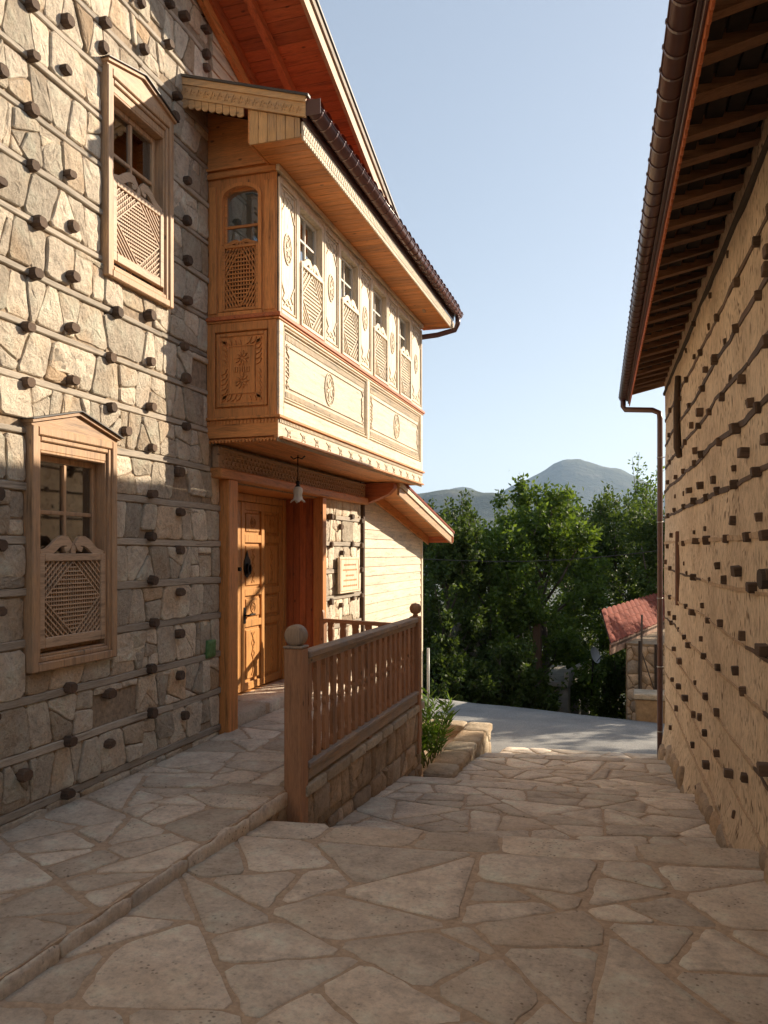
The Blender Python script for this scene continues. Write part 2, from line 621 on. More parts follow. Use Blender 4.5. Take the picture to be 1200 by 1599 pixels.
mb = MB()
ys = [-6000, -600, -60, -10, 0, 5, 8, 12, 15, 17, 20, 24, 28, 34, 40, 60, 90, 140, 220, 400, 800, 1500, 3000, 6000]
xs = [-6000, -2500, -1000, -400, -150, -60, -30, -15, -8, -4, 0, 4, 8, 15, 30, 60, 150, 400, 1000, 2500, 6000]
for y in ys:
    for x in xs:
        mb.v.append((x, y, far_z(x, y) + (noise.noise(Vector((x * .03, y * .03, 0))) * min(8, max(0, y - 40) * .03))))
nx_ = len(xs)
for j in range(len(ys) - 1):
    for i in range(nx_ - 1):
        mb.f.append((j * nx_ + i, j * nx_ + i + 1, (j + 1) * nx_ + i + 1, (j + 1) * nx_ + i)); mb.smooth.append(True)
m, nt, b = new_mat('dry_earth_and_scrub')
v = coords(nt, (1, 1, 1), False)
n1 = noise_tex(nt, v, .35, 10, .7); n2 = noise_tex(nt, v, 9, 6, .7)
r = ramp(nt, [(.35, (.035, .045, .02)), (.55, (.07, .075, .035)), (.7, (.16, .125, .08))])
nt.links.new(n1, r.inputs[0]); nt.links.new(r.outputs[0], b.inputs['Base Color'])
b.inputs['Roughness'].default_value = 1
bump(nt, b, n2, .8, .05)
mb.build('ground', m, kind='structure')

# mountains: height fields standing on the valley floor
def mountain(name, cx, cy, w, dp, peaks, mat, lab=None):
    mb = MB(); nx, ny = 90, 26
    for j in range(ny + 1):
        for i in range(nx + 1):
            u = i / nx * 2 - 1; t = j / ny * 2 - 1
            x = cx + u * w; y = cy + t * dp
            h = 0
            for (pu, ph, pw, pt) in peaks:
                h = max(h, ph * math.exp(-abs((u - pu) / pw) ** 2.2) * (1 - .0 * t))
            prof = max(0, 1 - abs(t)) ** .8
            nn = noise.fractal(Vector((x * .004, y * .004, 3)), 1., 2., 5)
            h = h * prof * (1 + .10 * nn) - 36 + 8 * nn * prof
            mb.v.append((x, y, h))
    for j in range(ny):
        for i in range(nx):
            a = j * (nx + 1) + i
            mb.f.append((a, a + 1, a + nx + 2, a + nx + 1)); mb.smooth.append(True)
    return mb.build(name, mat, kind='structure')
m, nt, b = new_mat('mountain_scrub')
v = coords(nt, (1, 1, 1), False)
n1 = noise_tex(nt, v, .012, 10, .65)
r = ramp(nt, [(.35, (.035, .05, .03)), (.55, (.075, .085, .05)), (.7, (.15, .135, .1))])
nt.links.new(n1, r.inputs[0]); nt.links.new(r.outputs[0], b.inputs['Base Color'])
b.inputs['Roughness'].default_value = 1
bump(nt, b, n1, 1, 20)
M_MTN = m
def far_pt(px, d):
    t = (px - 600) / F_
    s, c = math.sin(YAW), math.cos(YAW)
    return (t * c - s) * d, (t * s + c) * d
x, y = far_pt(893, 2600); mountain('mountain', x, y, 620, 500, [(.0, 338, .60, 0), (-.6, 245, .4, 0), (.8, 250, .6, 0), (-.95, 150, .5, 0)], M_MTN)
x, y = far_pt(770, 3600); mountain('mountain', x, y, 900, 500, [(.0, 312, .16, 0), (-.5, 200, .5, 0), (.5, 200, .5, 0)], M_MTN)
x, y = far_pt(770, 1300); mountain('hill', x, y, 700, 260, [(-.1, 132, .6, 0), (.45, 105, .4, 0), (-.7, 95, .5, 0)], M_MTN)

# ---------------------------------------------------------------- road
m, nt, b = new_mat('worn_asphalt')
v = coords(nt, (1, 1, 1), False)
n1 = noise_tex(nt, v, 1.1, 6, .6); n2 = noise_tex(nt, v, 55, 4, .8)
r = ramp(nt, [(.3, (.22, .22, .215)), (.7, (.34, .335, .32))]); nt.links.new(n1, r.inputs[0])
r2 = ramp(nt, [(.4, (.55,)), (.62, (1.25,))]); nt.links.new(n2, r2.inputs[0])
c_ = mixc(nt, .8, r.outputs[0], r2.outputs[0], 'MULTIPLY')
nt.links.new(c_, b.inputs['Base Color']); b.inputs['Roughness'].default_value = .85
bump(nt, b, n2, .7, .015)
mb = MB()
gx = [-30, -16, -8, -4.2, -3.4, -2.8, -2.2, -1.6, -.8, 0, .8, 1.6, 2.6, 4, 8, 16, 30]
def road_far(x): return 15.45 - .28 * (x + 3.4) if x > -3.4 else 15.45 - .2 * (x + 3.4)
def road_near(x): return 10.2 if x > -1.7 else (10.4 if x > -3.1 else 12.55)
def road_z(x, y): return -1.12 - (y - 11.2) * .052 - .012 * x
rows = 9
for j in range(rows):
    for x in gx:
        y0, y1 = road_near(x), road_far(x)
        y = y0 + (y1 - y0) * j / (rows - 1) + (.12 * noise.noise(Vector((x * 1.3, 0, 5))) if j == rows - 1 else 0)
        mb.v.append((x, y, road_z(x, y) + .015 * noise.noise(Vector((x, y, 0)))))
for x in gx:
    y = road_far(x) + .25
    mb.v.append((x, y, road_z(x, y) - .9))
for j in range(rows):
    for i in range(len(gx) - 1):
        a = j * len(gx) + i
        mb.f.append((a, a + 1, a + len(gx) + 1, a + len(gx))); mb.smooth.append(j < rows - 1)
mb.build('road', m, kind='structure')

# ---------------------------------------------------------------- stepped stone path
WALLX = -3.2
RX = rad(1.87)                                   # the right-hand house stands turned by this
CR, SR = math.cos(RX), math.sin(RX)
UW = .83                                         # its wall plane in its own frame

def uv2xy(u, v): return (u * CR - v * SR, u * SR + v * CR)

def right_x(y, u=UW): return (u - y * SR) / CR   # X of the wall at a given Y

def seeds_in(x0, x1, y0, y1, sx, sy, wv=.3, rnd=R):
    out = []
    ny = max(1, round((y1 - y0) / sy))
    for j in range(ny):
        k = max(1, round((x1 - x0) / (sx * rnd.uniform(.8, 1.25))))
        off = rnd.random()
        for i in range(k + 1):
            out.append((x0 + (i + off - .5 + rnd.uniform(-.3, .3)) * (x1 - x0) / k, y0 + (j + .5 + rnd.uniform(-.36, .36)) * (y1 - y0) / ny,
                        rnd.uniform(-wv, wv) * sx * sy))
    return out

def pave(base, quad, sx, sy, zf, seed, joint=.013, small=True, thick=.03, nose=.03, edge=0):
    rnd = random.Random(seed)
    quad = [quad[0], quad[1], (quad[2][0], quad[2][1] + nose), (quad[3][0], quad[3][1] + nose)]
    if edge:      # a row of long stones along the arris of the step, the crazy paving behind it
        lerp = lambda p, q, t: (p[0] + (q[0] - p[0]) * t, p[1] + (q[1] - p[1]) * t)
        tl = 1 - edge / (quad[3][1] - quad[0][1]); tr = 1 - edge * .9 / (quad[2][1] - quad[1][1])
        L3, L2 = lerp(quad[0], quad[3], tl), lerp(quad[1], quad[2], tr)
        cells = crack([quad[0], quad[1], L2, L3], sx * sy * .9, rnd, .34, .4, 1.7)
        t = 0; W_ = quad[2][0] - quad[3][0]
        while t < 1:
            t1 = t + rnd.uniform(.34, .85) / W_
            if t1 > .9: t1 = 1
            jo = rnd.uniform(-.02, .02) if t1 < 1 else 0
            cells.append([lerp(L3, L2, t), lerp(L3, L2, t1), lerp(quad[3], quad[2], t1 + jo), lerp(quad[3], quad[2], t + (jl if t else 0))])
            jl = jo; t = t1
    else: cells = crack(quad, sx * sy * .9, rnd, .34, .4, 1.7)
    for cell in cells:
        p = inset(cell, joint * rnd.uniform(.4, 1.25))
        if not p or area(p) < .006: continue
        p = rough_outline(p, .05, .0085, .12, rnd)
        (xa, ya), (xb, yb) = quad[3], quad[2]          # stones at the front edge end on one straight arris
        p = [(x, ya + (yb - ya) * (x - xa) / (xb - xa)) if ya + (yb - ya) * (x - xa) / (xb - xa) - y < .045 else (x, y) for x, y in p]
        tz = rnd.uniform(-.004, .004); tx = rnd.uniform(-.006, .006); ty = rnd.uniform(-.006, .006)
        cx = sum(q[0] for q in p) / len(p); cy = sum(q[1] for q in p) / len(p)
        M = lambda a, b, h: (a, b, zf(a, b) + h + tz + tx * (a - cx) + ty * (b - cy))
        mb = MB(); stone_mesh(mb, p, M, thick, .002, .003, .002, rnd)
        mb.build('paving_stone', M_PAVE, base, recalc=False)

def slab(name, quad, zf, zbot, mat=None, nx=10, ny=10, lower=.004):
    """mortar bed: a closed block under the paving stones; quad = (near-left, near-right, far-right, far-left)"""
    mb = MB()
    def P(i, j):
        u, t = i / nx, j / ny
        a = [quad[0][k] * (1 - u) + quad[1][k] * u for k in (0, 1)]
        c = [quad[3][k] * (1 - u) + quad[2][k] * u for k in (0, 1)]
        return a[0] * (1 - t) + c[0] * t, a[1] * (1 - t) + c[1] * t
    for j in range(ny + 1):
        for i in range(nx + 1):
            x, y = P(i, j); mb.v.append((x, y, zf(x, y) - lower))
    for j in range(ny):
        for i in range(nx):
            a = j * (nx + 1) + i
            mb.f.append((a, a + 1, a + nx + 2, a + nx + 1)); mb.smooth.append(False)
    k = len(mb.v)
    mb.v += [(*q, zbot) for q in quad]
    edge = [range(nx + 1), [j * (nx + 1) + nx for j in range(ny + 1)], [ny * (nx + 1) + nx - i for i in range(nx + 1)], [(ny - j) * (nx + 1) for j in range(ny + 1)]]
    for e in range(4):
        mb.f.append(tuple(edge[e]) + (k + (e + 1) % 4, k + e)); mb.smooth.append(False)
    mb.f.append((k, k + 1, k + 2, k + 3)); mb.smooth.append(False)
    return mb.build(name, mat or M_JOINT, kind='structure')

rx = right_x
WZ = .12
zw = lambda x, y: WZ + .006 * noise.noise(Vector((x, y, 2)))
zp = lambda x, y: .05 * min(1, max(0, (-x - .2) / 1.9)) * min(1, max(.2, (4.6 - y) / 1.2)) + .006 * noise.noise(Vector((x * 1.2, y * 1.2, 1)))
z2 = lambda x, y: -.225 - .080 * (y - 4.5) + .008 * noise.noise(Vector((x, y, 4)))
z3 = lambda x, y: -.605 - .075 * (y - 7.) + .008 * noise.noise(Vector((x, y, 6)))
z4 = lambda x, y: -.955 - .095 * (y - 9.6)

# foreground platform, walkway, second, third and last treads
q_pl = [(-2.13, .2), (rx(.2) + .02, .2), (rx(4.66) + .02, 4.68), (-2.08, 4.30)]
q_t2 = [(-1.95, 4.2), (rx(4.6) + .02, 4.6), (rx(7.22) + .02, 7.24), (-1.95, 6.93)]
q_t3 = [(-1.95, 6.8), (rx(7.1) + .02, 7.1), (rx(9.8) + .02, 9.88), (-1.62, 9.46)]
q_t4 = [(-1.62, 9.3), (rx(9.7) + .02, 9.7), (rx(11.4), 11.42), (-1.62, 11.1)]
q_wk = [(-3.17, .2), (-2.13, .2), (-2.04, 4.62), (-3.17, 4.62)]
q_wk2 = [(-3.17, 4.62), (-2.1, 4.62), (-2.1, 8.1), (-3.17, 8.1)]
o = slab('stone_platform', q_pl, zp, -1.2)
pave(o, q_pl, .58, .40, zp, 11, .016, edge=.30)
o = slab('stone_tread', q_t2, z2, -1.3)
pave(o, q_t2, .46, .37, z2, 12, .013, edge=.28)
o = slab('stone_tread', q_t3, z3, -1.5)
pave(o, q_t3, .42, .42, z3, 13, .013, edge=.30)
o = slab('stone_tread', q_t4, z4, -1.7)
pave(o, q_t4, .45, .5, z4, 14, .014)
o = slab('stone_walkway', q_wk, zw, -1.2)
pave(o, q_wk, .46, .36, zw, 15, .014, thick=.045)
o2 = slab('stone_walkway', q_wk2, zw, -1.5)
pave(o2, q_wk2, .44, .38, zw, 16, .013)
# riser stones: edge of the walkway beside the platform
rnd = random.Random(5)
mb0 = MB()
y = .3
while y < 4.6:
    l = rnd.uniform(.3, .95); y1 = min(4.62, y + l)
    def M(a, b, h, s=1): 
        x = -2.13 + (a - .2) / 4.42 * .09
        return (x + h, a, b)
    p = rough_outline([(y + .004, .01), (y1 - .004, .015), (y1 - .004, .110), (y + .004, .114)], .06, .009, .12, rnd)
    mb = MB(); stone_mesh(mb, p, M, .02, .012, .006, .004, rnd); mb.build('edge_stone', M_PAVE, o, recalc=True)
    y = y1
# end wall of the walkway facing the street below the near post
mb = MB()

# ================================================================== LEFT STONE HOUSE
house = empty('stone_house', (-4.0, 6.0, -.3))
tag(house, 'stone and timber house with a carved wooden bay above its recessed doorway', 'house')
MW = lambda a, b, h: (WALLX + h, a, b)                 # wall plane: a = Y, b = Z, h = outwards
W = M_MORTAR
# windows of the stone wall (outer frame a0,a1,b0,b1)
WIN = [(3.665, 4.435, .93, 2.31), (4.337, 5.105, 3.364, 4.70)]

# mortar core with openings
def core_rects():
    ys_ = [-5.0, 3.70, 4.40]
    return
mb = MB()
def wallbox(a0, a1, b0, b1, h0=-.42, h1=-.004):
    mb.box(a0, a1, b0, b1, h0, h1, M=MW)
hz_top = 7.4
w1, w2 = WIN
i_ = .06
# columns between breakpoints
wallbox(-5, w1[0] + i_, -.6, hz_top)
wallbox(w1[0] + i_, w1[1] - i_, -.6, w1[2] + i_)
wallbox(w1[0] + i_, w2[0] + i_, w1[3] - i_, hz_top)
wallbox(w2[0] + i_, w1[1] - i_, w1[3] - i_, w2[2] + i_)
wallbox(w2[0] + i_, w1[1] - i_, w2[3] - i_, hz_top)
wallbox(w1[1] - i_, w2[1] - i_, -.6, w2[2] + i_)
wallbox(w1[1] - i_, w2[1] - i_, w2[3] - i_, hz_top - .3)
wallbox(w2[1] - i_, 5.90, -.6, 6.3)
mb.build('wall_core', M_MORTAR, house)
mb = MB()
wallbox(5.90, 8.13, 2.19, 5.9); wallbox(8.13, 9.50, -1.4, 5.6)
mb.build('wall_core', M_MORTAR, house)
mb = MB()
mb.box(-7.5, WALLX - .42, -5, 5.9, -.6, 5.0); mb.box(-7.5, WALLX - .5, 5.9, 9.5, -1.4, 5.0)
mb.build('inner_shell', M_DARKIN, house)

# timber rows
ROWS = [.175 + .2985 * k for k in range(21)]
ROWS = [.17, .47, .775, 1.09, 1.38, 1.67, 1.965] + [2.27 + .2985 * k for k in range(15)]
def spans(z, a0, a1):
    """the pieces of a level run that windows leave free"""
    out = [(a0, a1)]
    for (w0, w1_, zb, zt) in WIN:
        if zb - .02 < z < zt + .06:
            nxt = []
            for s, e in out:
                if w0 < e and w1_ > s:
                    if w0 - s > .05: nxt.append((s, w0))
                    if e - w1_ > .05: nxt.append((w1_, e))
                else: nxt.append((s, e))
            out = nxt
    return out
def top_of(y): return 6.10 - .37 * (y - 5.85) if y > 5.0 else 7.2
rnd = random.Random(21)
for k, z in enumerate(ROWS):
    end = 5.885 if z < 2.2 else 5.70
    for (s, e) in spans(z, -1.0, end):
        if s < 3.3 and e > 3.4: cuts = [s, rnd.uniform(2.2, 3.0), e]
        else: cuts = [s, e]
        if e - 3.4 > 1.9 and rnd.random() < .6: cuts.insert(-1, rnd.uniform(4.5, 5.3)) if cuts[-2] < 4.4 else None
        for s_, e_ in zip(cuts, cuts[1:]):
            th = rnd.uniform(.044, .054) if z < 2.1 else rnd.uniform(.032, .046); pr = rnd.uniform(.009, .017)
            n = max(2, int((e_ - s_) / .35)); mb = MB(); v = []
            for i in range(n + 1):
                a = s_ + (e_ - s_) * i / n
                dz = rnd.uniform(-.006, .006); dh = rnd.uniform(-.004, .004)
                v += [MW(a, z - th / 2 + dz, -.1), MW(a, z - th / 2 + dz, pr - .006 + dh), MW(a, z - th / 2 + dz + .005, pr + dh),
                      MW(a, z + th / 2 + dz - .005, pr + dh), MW(a, z + th / 2 + dz, pr - .006 + dh), MW(a, z + th / 2 + dz, -.1)]
            f = []
            for i in range(n):
                for q in range(6):
                    f.append((i * 6 + q, i * 6 + (q + 1) % 6, (i + 1) * 6 + (q + 1) % 6, (i + 1) * 6 + q))
            f += [(0, 1, 2, 3, 4, 5), tuple(n * 6 + q for q in range(5, -1, -1))]
            mb.add(v, f); mb.build('timber_beam', M_GREY['y'], house)

# stones between the timber rows
stones = []   # (size, poly, Mapping, seedrnd)
def band_stones(a0, a1, z0, z1, rnd, M, H=.010, wmin=.12, wmax=.30, filler=.9):
    out = []
    h = z1 - z0; a = a0; cells = []
    while a < a1 - .02:                       # blocks of one to three stones, each block cracked on its own
        w = rnd.uniform(wmin, wmax) * rnd.choice((1., 1., 1.7))
        if a + w > a1 - .09: w = a1 - a
        t = rnd.uniform(-.035, .035) if a + w < a1 - .01 else 0
        t0 = cells_t if a > a0 else 0
        q = [(a - t0, z0), (a + w - t, z0), (a + w + t, z1), (a + t0, z1)]
        cells_t = t
        r_ = rnd.random()
        if r_ < .30:                          # a levelling stone under or over
            c = rnd.choice((.2, .25, .78)) + rnd.uniform(-.04, .04)
            cells += [p_ for half in (clip(q, rnd.uniform(-.12, .12), 1, z0 + c * h), ) for p_ in crack(half, .022 if c < .5 else .05, rnd, .25)]
            cells += crack(clip(q, 0, -1, -(z0 + c * h) - .004), .05 if c < .5 else .02, rnd, .25)
        elif r_ < .30 + filler * .35:
            cells += crack(q, .040, rnd, .3)
        else:
            cells += crack(q, .085, rnd, .4)
        a += w
    for c in cells:
        if len(c) < 3: continue
        p = inset(c, rnd.uniform(.0015, .0045))
        if not p or area(p) < .0009: continue
        p = rough_outline(p, .05, .0045, .10, rnd)
        out.append((seen_size(p, M), p, M, H + rnd.uniform(-.008, .010)))
    return out

allrows = [-.02] + ROWS
rnd = random.Random(3)
for z0, z1 in zip(allrows, allrows[1:]):
    za, zb = z0 + .024, z1 - .024
    end = 5.875 if z1 < 2.3 else 5.69
    zm = (za + zb) / 2
    for s, e in spans(zm, 3.2 if zm < 1.5 else 3.25, end):
        if e - s < .06: continue
        stones += band_stones(s + .004, e - .004, za, zb, rnd, MW)
    for (w0, w1_, wb, wt) in WIN:          # what is left of a course under and over a window
        if wb - .02 < zm < wt + .06:
            if wb - za > .04: stones += band_stones(w0, w1_, za, wb - .002, rnd, MW, .012, .16, .3, .2)
        if za < wt + .14 < zb + .02 and wb - .02 < zm < wt + .06 and zb - wt > .05: stones += band_stones(w0 - .02, w1_ + .02, wt + .02, zb, rnd, MW, .012, .16, .3, .2)
# stones partly cut by window heads and sills are left to the window casing
PIL = [.14, .45, .76, 1.09, 1.39, 1.70, 2.0]
for z0, z1 in zip([-.75, -.45, -.15] + PIL, [-.45, -.15] + PIL + [2.24]):
    stones += band_stones(8.17, 9.47, z0 + .024, z1 - .024, rnd, MW, .01, .16, .3)
stones.sort(key=lambda s: -s[0])
rest = MB()
for i, (sz, p, M, H) in enumerate(stones):
    rs = random.Random(i)
    if i < 298 and sz > 30:
        mb = MB(); stone_mesh(mb, p, M, .03, H, .006, rs.uniform(.002, .008), rs, 3)
        mb.build('stone', M_STONE, house, recalc=False)
    else:
        stone_mesh(rest, p, M, .03, H, .005, .004, rs)
# the unseen run of the wall behind the camera
for z0, z1 in zip(allrows, allrows[1:]):
    for sz, p, M, H in band_stones(-1, 3.2, z0 + .026, z1 - .026, rnd, MW, .012, .25, .42, .4):
        stone_mesh(rest, p, M, .03, H, .01, .01, rnd, 1)
rest.build('small_stones', M_STONE, house, recalc=False, kind='stuff')
mb = MB(); stone_mesh(mb, rough_outline([(5.64, .76), (5.78, .765), (5.785, .90), (5.65, .905)], .05, .003, .04, rnd), MW, .02, .026, .004, .002, rnd)
mb.build('stone', plain('green_stone', (.09, .19, .06), .7, nz=.4, scale=30), house, label='small green stone set in the wall')
for (z, y0, y1) in ((2.0, 8.55, 9.46), (1.70, 8.18, 9.46), (1.39, 8.18, 9.46), (1.09, 8.18, 9.46), (.76, 8.18, 9.46), (.45, 8.18, 9.46), (.14, 8.18, 9.46)):
    mb = MB(); mb.box(y0, y1, z - .024, z + .024, -.1, .03, .004, MW); mb.build('timber_beam', M_GREY['y'], house)

# protruding timber ends
LK = [(3.99,4.75),(3.69,4.65),(4.34,4.96),(4.32,4.79),(4.77,5.05),(5.08,5.27),(5.09,5.57),(4.73,5.34),(3.46,4.15),(3.70,4.37),(3.96,4.44),(3.69,4.06),(3.70,3.76),(4.01,3.85),(3.45,3.55),(3.75,3.46),(4.03,3.55),(3.72,3.16),(4.03,3.25),(4.47,3.16),(4.85,3.25),(3.66,2.85),(4.03,2.94),(4.40,2.85),(4.85,2.93),(3.66,2.54),(4.03,2.63),(4.41,2.53),(4.86,2.62),(4.86,2.33),(5.19,4.96),(5.16,4.79),(5.23,2.20),(4.87,2.01),(5.23,1.90),(4.86,1.71),(5.23,1.62),(4.87,1.41),(5.23,1.31),(4.89,1.11),(5.23,1.00),(4.01,0.80),(4.39,0.70),(4.86,0.79),(5.23,0.69),(4.01,0.48),(4.38,0.38),(4.87,0.48),(5.30,0.38),(3.63,0.38),(3.99,0.17),(5.32,2.55),(5.32,2.91),(5.29,3.14),(5.33,3.5),(5.34,3.8),(5.33,4.1),(5.33,4.4),(3.44,1.29),(3.45,1.64),(3.43,1.91),(4.56,2.40),(3.40,0.74),(3.62,4.95),(3.98,5.05),(5.62,5.86),(5.62,5.72),(5.62,5.52),(5.62,5.42),(5.30,5.62),(4.75,5.62)]
PK = [(8.38,2.00),(8.71,1.90),(9.09,2.03),(9.44,1.99),(8.38,1.69),(9.09,1.70),(9.44,1.69),(8.73,1.60),(9.44,1.39),(8.38,1.05),(9.13,1.05),(9.44,1.07),(8.71,0.99)]
kp = []
for i in range(4):
    rs = random.Random(40 + i); mb = MB()
    w, h_, l = rs.uniform(.034, .044), rs.uniform(.029, .037), rs.uniform(.055, .08)
    prof = [(-w, -h_ * .5), (-w * .6, -h_), (w * .5, -h_), (w, -h_ * .4), (w * .95, h_ * .5), (w * .5, h_), (-w * .6, h_ * .95), (-w * .98, h_ * .4)]
    v = []
    for (t, hh) in ((1, -.06), (1, l - .012), (.86, l)):
        v += [(hh, a * t + rs.uniform(-.002, .002), b_ * t + rs.uniform(-.002, .002)) for a, b_ in prof]
    f = [tuple(range(8)), tuple(range(23, 15, -1))]
    for k in range(2):
        f += [(k * 8 + q, k * 8 + (q + 1) % 8, (k + 1) * 8 + (q + 1) % 8, (k + 1) * 8 + q) for q in range(8)]
    kp.append((v, f))
proto = []
rnd = random.Random(9)
for i, (a, z) in enumerate(LK + PK):
    k = i % 4
    if len(proto) <= k:
        mb = MB(); mb.add([(WALLX + p[0] , a + p[1], z + p[2]) for p in kp[k][0]], kp[k][1])
        o = mb.build('timber_end', M_DARK2['x'], house); proto.append((o, ORG[o.name] - Vector((WALLX, a, z))))
    else:
        o, off = proto[k]
        sc_ = rnd.uniform(.85, 1.12)
        share(o, 'timber_end', house, Vector((WALLX, a, z)) + off, (rnd.uniform(-.15, .15), rnd.uniform(-.08, .08), rnd.uniform(-.1, .1)), (1, sc_, sc_ * rnd.uniform(.9, 1.05)))

# ---------------------------------------------------------------- windows
def rect_frame(mb, M, a0, a1, b0, b1, w, h0, h1, ch=.004, wb=None, wt=None):
    wb = w if wb is None else wb; wt = w if wt is None else wt
    mb.box(a0, a0 + w, b0, b1, h0, h1, ch, M); mb.box(a1 - w, a1, b0, b1, h0, h1, ch, M)
    mb.box(a0 + w, a1 - w, b0, b0 + wb, h0, h1, ch, M); mb.box(a0 + w, a1 - w, b1 - wt, b1, h0, h1, ch, M)

def lattice_mesh(M, a0, a1, b0, b1, h, n_h=14, s=.0085):
    """frame filled with a diamond lattice: level slats inside the diamond, raking ones in the corners, uprights behind"""
    mb = MB()
    fw = (a1 - a0) * .075
    i0, i1, j0, j1 = a0 + fw, a1 - fw, b0 + fw * 1.25, b1 - fw
    ca, cb = (i0 + i1) / 2, (j0 + j1) / 2
    wa, wb = (i1 - i0) / 2, (j1 - j0) / 2
    nv = max(6, int(2 * wa / (2.4 * s)))
    for k in range(nv):
        x = i0 + (k + .5) * 2 * wa / nv
        mb.ribbon([(x, j0), (x, j1)], s * 1.1, h - .012, h - .006, M)
    for k in range(n_h + 1):
        t = -1 + 2 * (k + .5) / (n_h + 1); y = cb + t * wb; e = (1 - abs(t)) * wa
        if e > .012: mb.ribbon([(ca - e, y), (ca + e, y)], s, h - .006, h + .002, M)
    m = max(4, int(n_h * .38))
    for sa in (-1, 1):
        for sb in (-1, 1):
            for k in range(m):
                t = k / m
                p = (ca + sa * wa * t, cb + sb * wb); q = (ca + sa * wa, cb + sb * wb * t)
                mb.ribbon([p, q], s, h - .005, h + .003, M)
    return mb

def crest_mesh(M, a0, a1, b0, h, k=1.):
    """pair of scrolls over the lattice"""
    mb = MB(); c = (a0 + a1) / 2; w = (a1 - a0) / 2
    for s in (-1, 1):
        pts = [(.95, .0), (.74, .02), (.60, .065), (.48, .125), (.34, .165), (.20, .16), (.12, .115), (.17, .07), (.235, .05), (.27, .085)]
        pts = [(c + s * x * w, b0 + y * 1.25 * w * k) for x, y in pts]
        mb.ribbon(pts, [.03 * w / .25, .04 * w / .25, .045 * w / .25, .048 * w / .25, .05 * w / .25, .05 * w / .25, .044 * w / .25, .03 * w / .25, .024 * w / .25, .012], h - .012, h + .008, M)
    mb.prism([(c - .07 * w, b0 - .01), (c + .07 * w, b0 - .01), (c + .06 * w, b0 + .14 * w), (c, b0 + .2 * w), (c - .06 * w, b0 + .14 * w)], h - .012, h + .006, M)
    return mb

def interior(M, a0, a1, b0, b1, parent, depth=.55, curtain=True, h=-.14):
    mb = MB(); e = .08
    v = [M(a0 - e, b0 - e, h - .1), M(a1 + e, b0 - e, h - .1), M(a1 + e, b1 + e, h - .1), M(a0 - e, b1 + e, h - .1),
         M(a0 - e, b0 - e, h - depth), M(a1 + e, b0 - e, h - depth), M(a1 + e, b1 + e, h - depth), M(a0 - e, b1 + e, h - depth)]
    mb.add(v, [(4, 5, 6, 7), (0, 1, 5, 4), (1, 2, 6, 5), (2, 3, 7, 6), (3, 0, 4, 7)])
    mb.build('room_box', M_DARKIN, parent)
    if curtain:
        mb = MB(); w = a1 - a0
        for (s, e_) in ((a0 - .02, a0 + w * .42), (a1 - w * .42, a1 + .02)):
            n = 18; v = []
            for i in range(n + 1):
                a = s + (e_ - s) * i / n; hh = h + .03 + .012 * math.sin(i * 1.9) + .006 * math.sin(i * 4.1)
                v += [M(a, b0 + (b1 - b0) * .02, hh), M(a, b1 + .02, hh * .98)]
            mb.add(v, [(2 * i, 2 * i + 2, 2 * i + 3, 2 * i + 1) for i in range(n)], True)
        mb.build('curtain', M_CURTAIN, parent)

def stone_wall_window(w, lab, seed):
    a0, a1, b0, b1 = w
    mb = MB(); cw = .085
    # casing: three stepped mouldings, mitre-like
    rect_frame(mb, MW, a0, a1, b0, b1, .05, -.02, .058, .006)
    rect_frame(mb, MW, a0 + .05, a1 - .05, b0 + .05, b1 - .05, .03, -.06, .045, .006)
    rect_frame(mb, MW, a0 + .08, a1 - .08, b0 + .08, b1 - .13, .014, -.16, .03, .003)
    mb.box(a0 + .08, a1 - .08, b1 - .13, b1 - .08, -.10, .03, .004, MW)
    cas = mb.build('window', M_CASE['z'], house, label=lab)
    mid = (a0 + a1) / 2
    mb = MB(); mb.prism([(a0, b1 - .002), (a1, b1 - .002), (a1 + .01, b1 + .02), (mid, b1 + .115), (a0 - .01, b1 + .02)], -.02, .052, MW)
    mb.ribbon([(a0 - .015, b1 + .02), (mid, b1 + .12), (a1 + .015, b1 + .02)], .02, -.02, .072, MW)
    mb.build('pediment', M_CASE['y'], cas)
    mb = MB(); mb.ribbon([(a0 - .028, b1 + .028), (mid, b1 + .135), (a1 + .028, b1 + .028)], .006, -.02, .088, MW); mb.build('pediment_cap', M_LEAD, cas)
    s0, s1, t0, t1 = a0 + .095, a1 - .095, b0 + .095, b1 - .145
    mb = MB()
    rect_frame(mb, MW, s0, s1, t0, t1, .034, -.075, -.035, .004)
    ca = (s0 + s1) / 2; mb.box(ca - .012, ca + .012, t0 + .04, t1 - .04, -.07, -.037, .003, MW)
    zr = t1 - .33; z3_ = t0 + .3
    for zz in (zr, zr - .33): mb.box(s0 + .04, s1 - .04, zz - .012, zz + .012, -.069, -.038, .003, MW)
    mb.build('sash', M_CASE['z'], cas)
    for (p, q) in ((s0 + .03, ca), (ca, s1 - .03)):
        for (u, v_) in ((zr, t1 - .03), (zr - .33, zr), (t0 + .03, zr - .33)):
            mb = MB(); mb.box(p, q, u, v_, -.056, -.054, 0, MW); mb.build('pane', M_GLASS, cas)
    interior(MW, s0, s1, t0, t1, cas)
    l0, l1, lb, lt = s0 - .012, s1 + .002, b0 + .125, b0 + .665
    mb = lattice_mesh(MW, l0, l1, lb, lt, .022, 17)
    rect_frame(mb, MW, l0, l1, lb, lt, (l1 - l0) * .075, -.0, .034, .004, wb=(l1 - l0) * .1)
    mb.build('lattice', M_LATT['y'], cas)
    crest_mesh(MW, l0, l1, lt, .02, 1.25).build('scroll_crest', M_LATT['y'], cas)
    return cas

stone_wall_window(WIN[0], 'lower lattice window with pediment beside the paved walkway', 1)
stone_wall_window(WIN[1], 'upper lattice window with pediment left of the bay', 2)

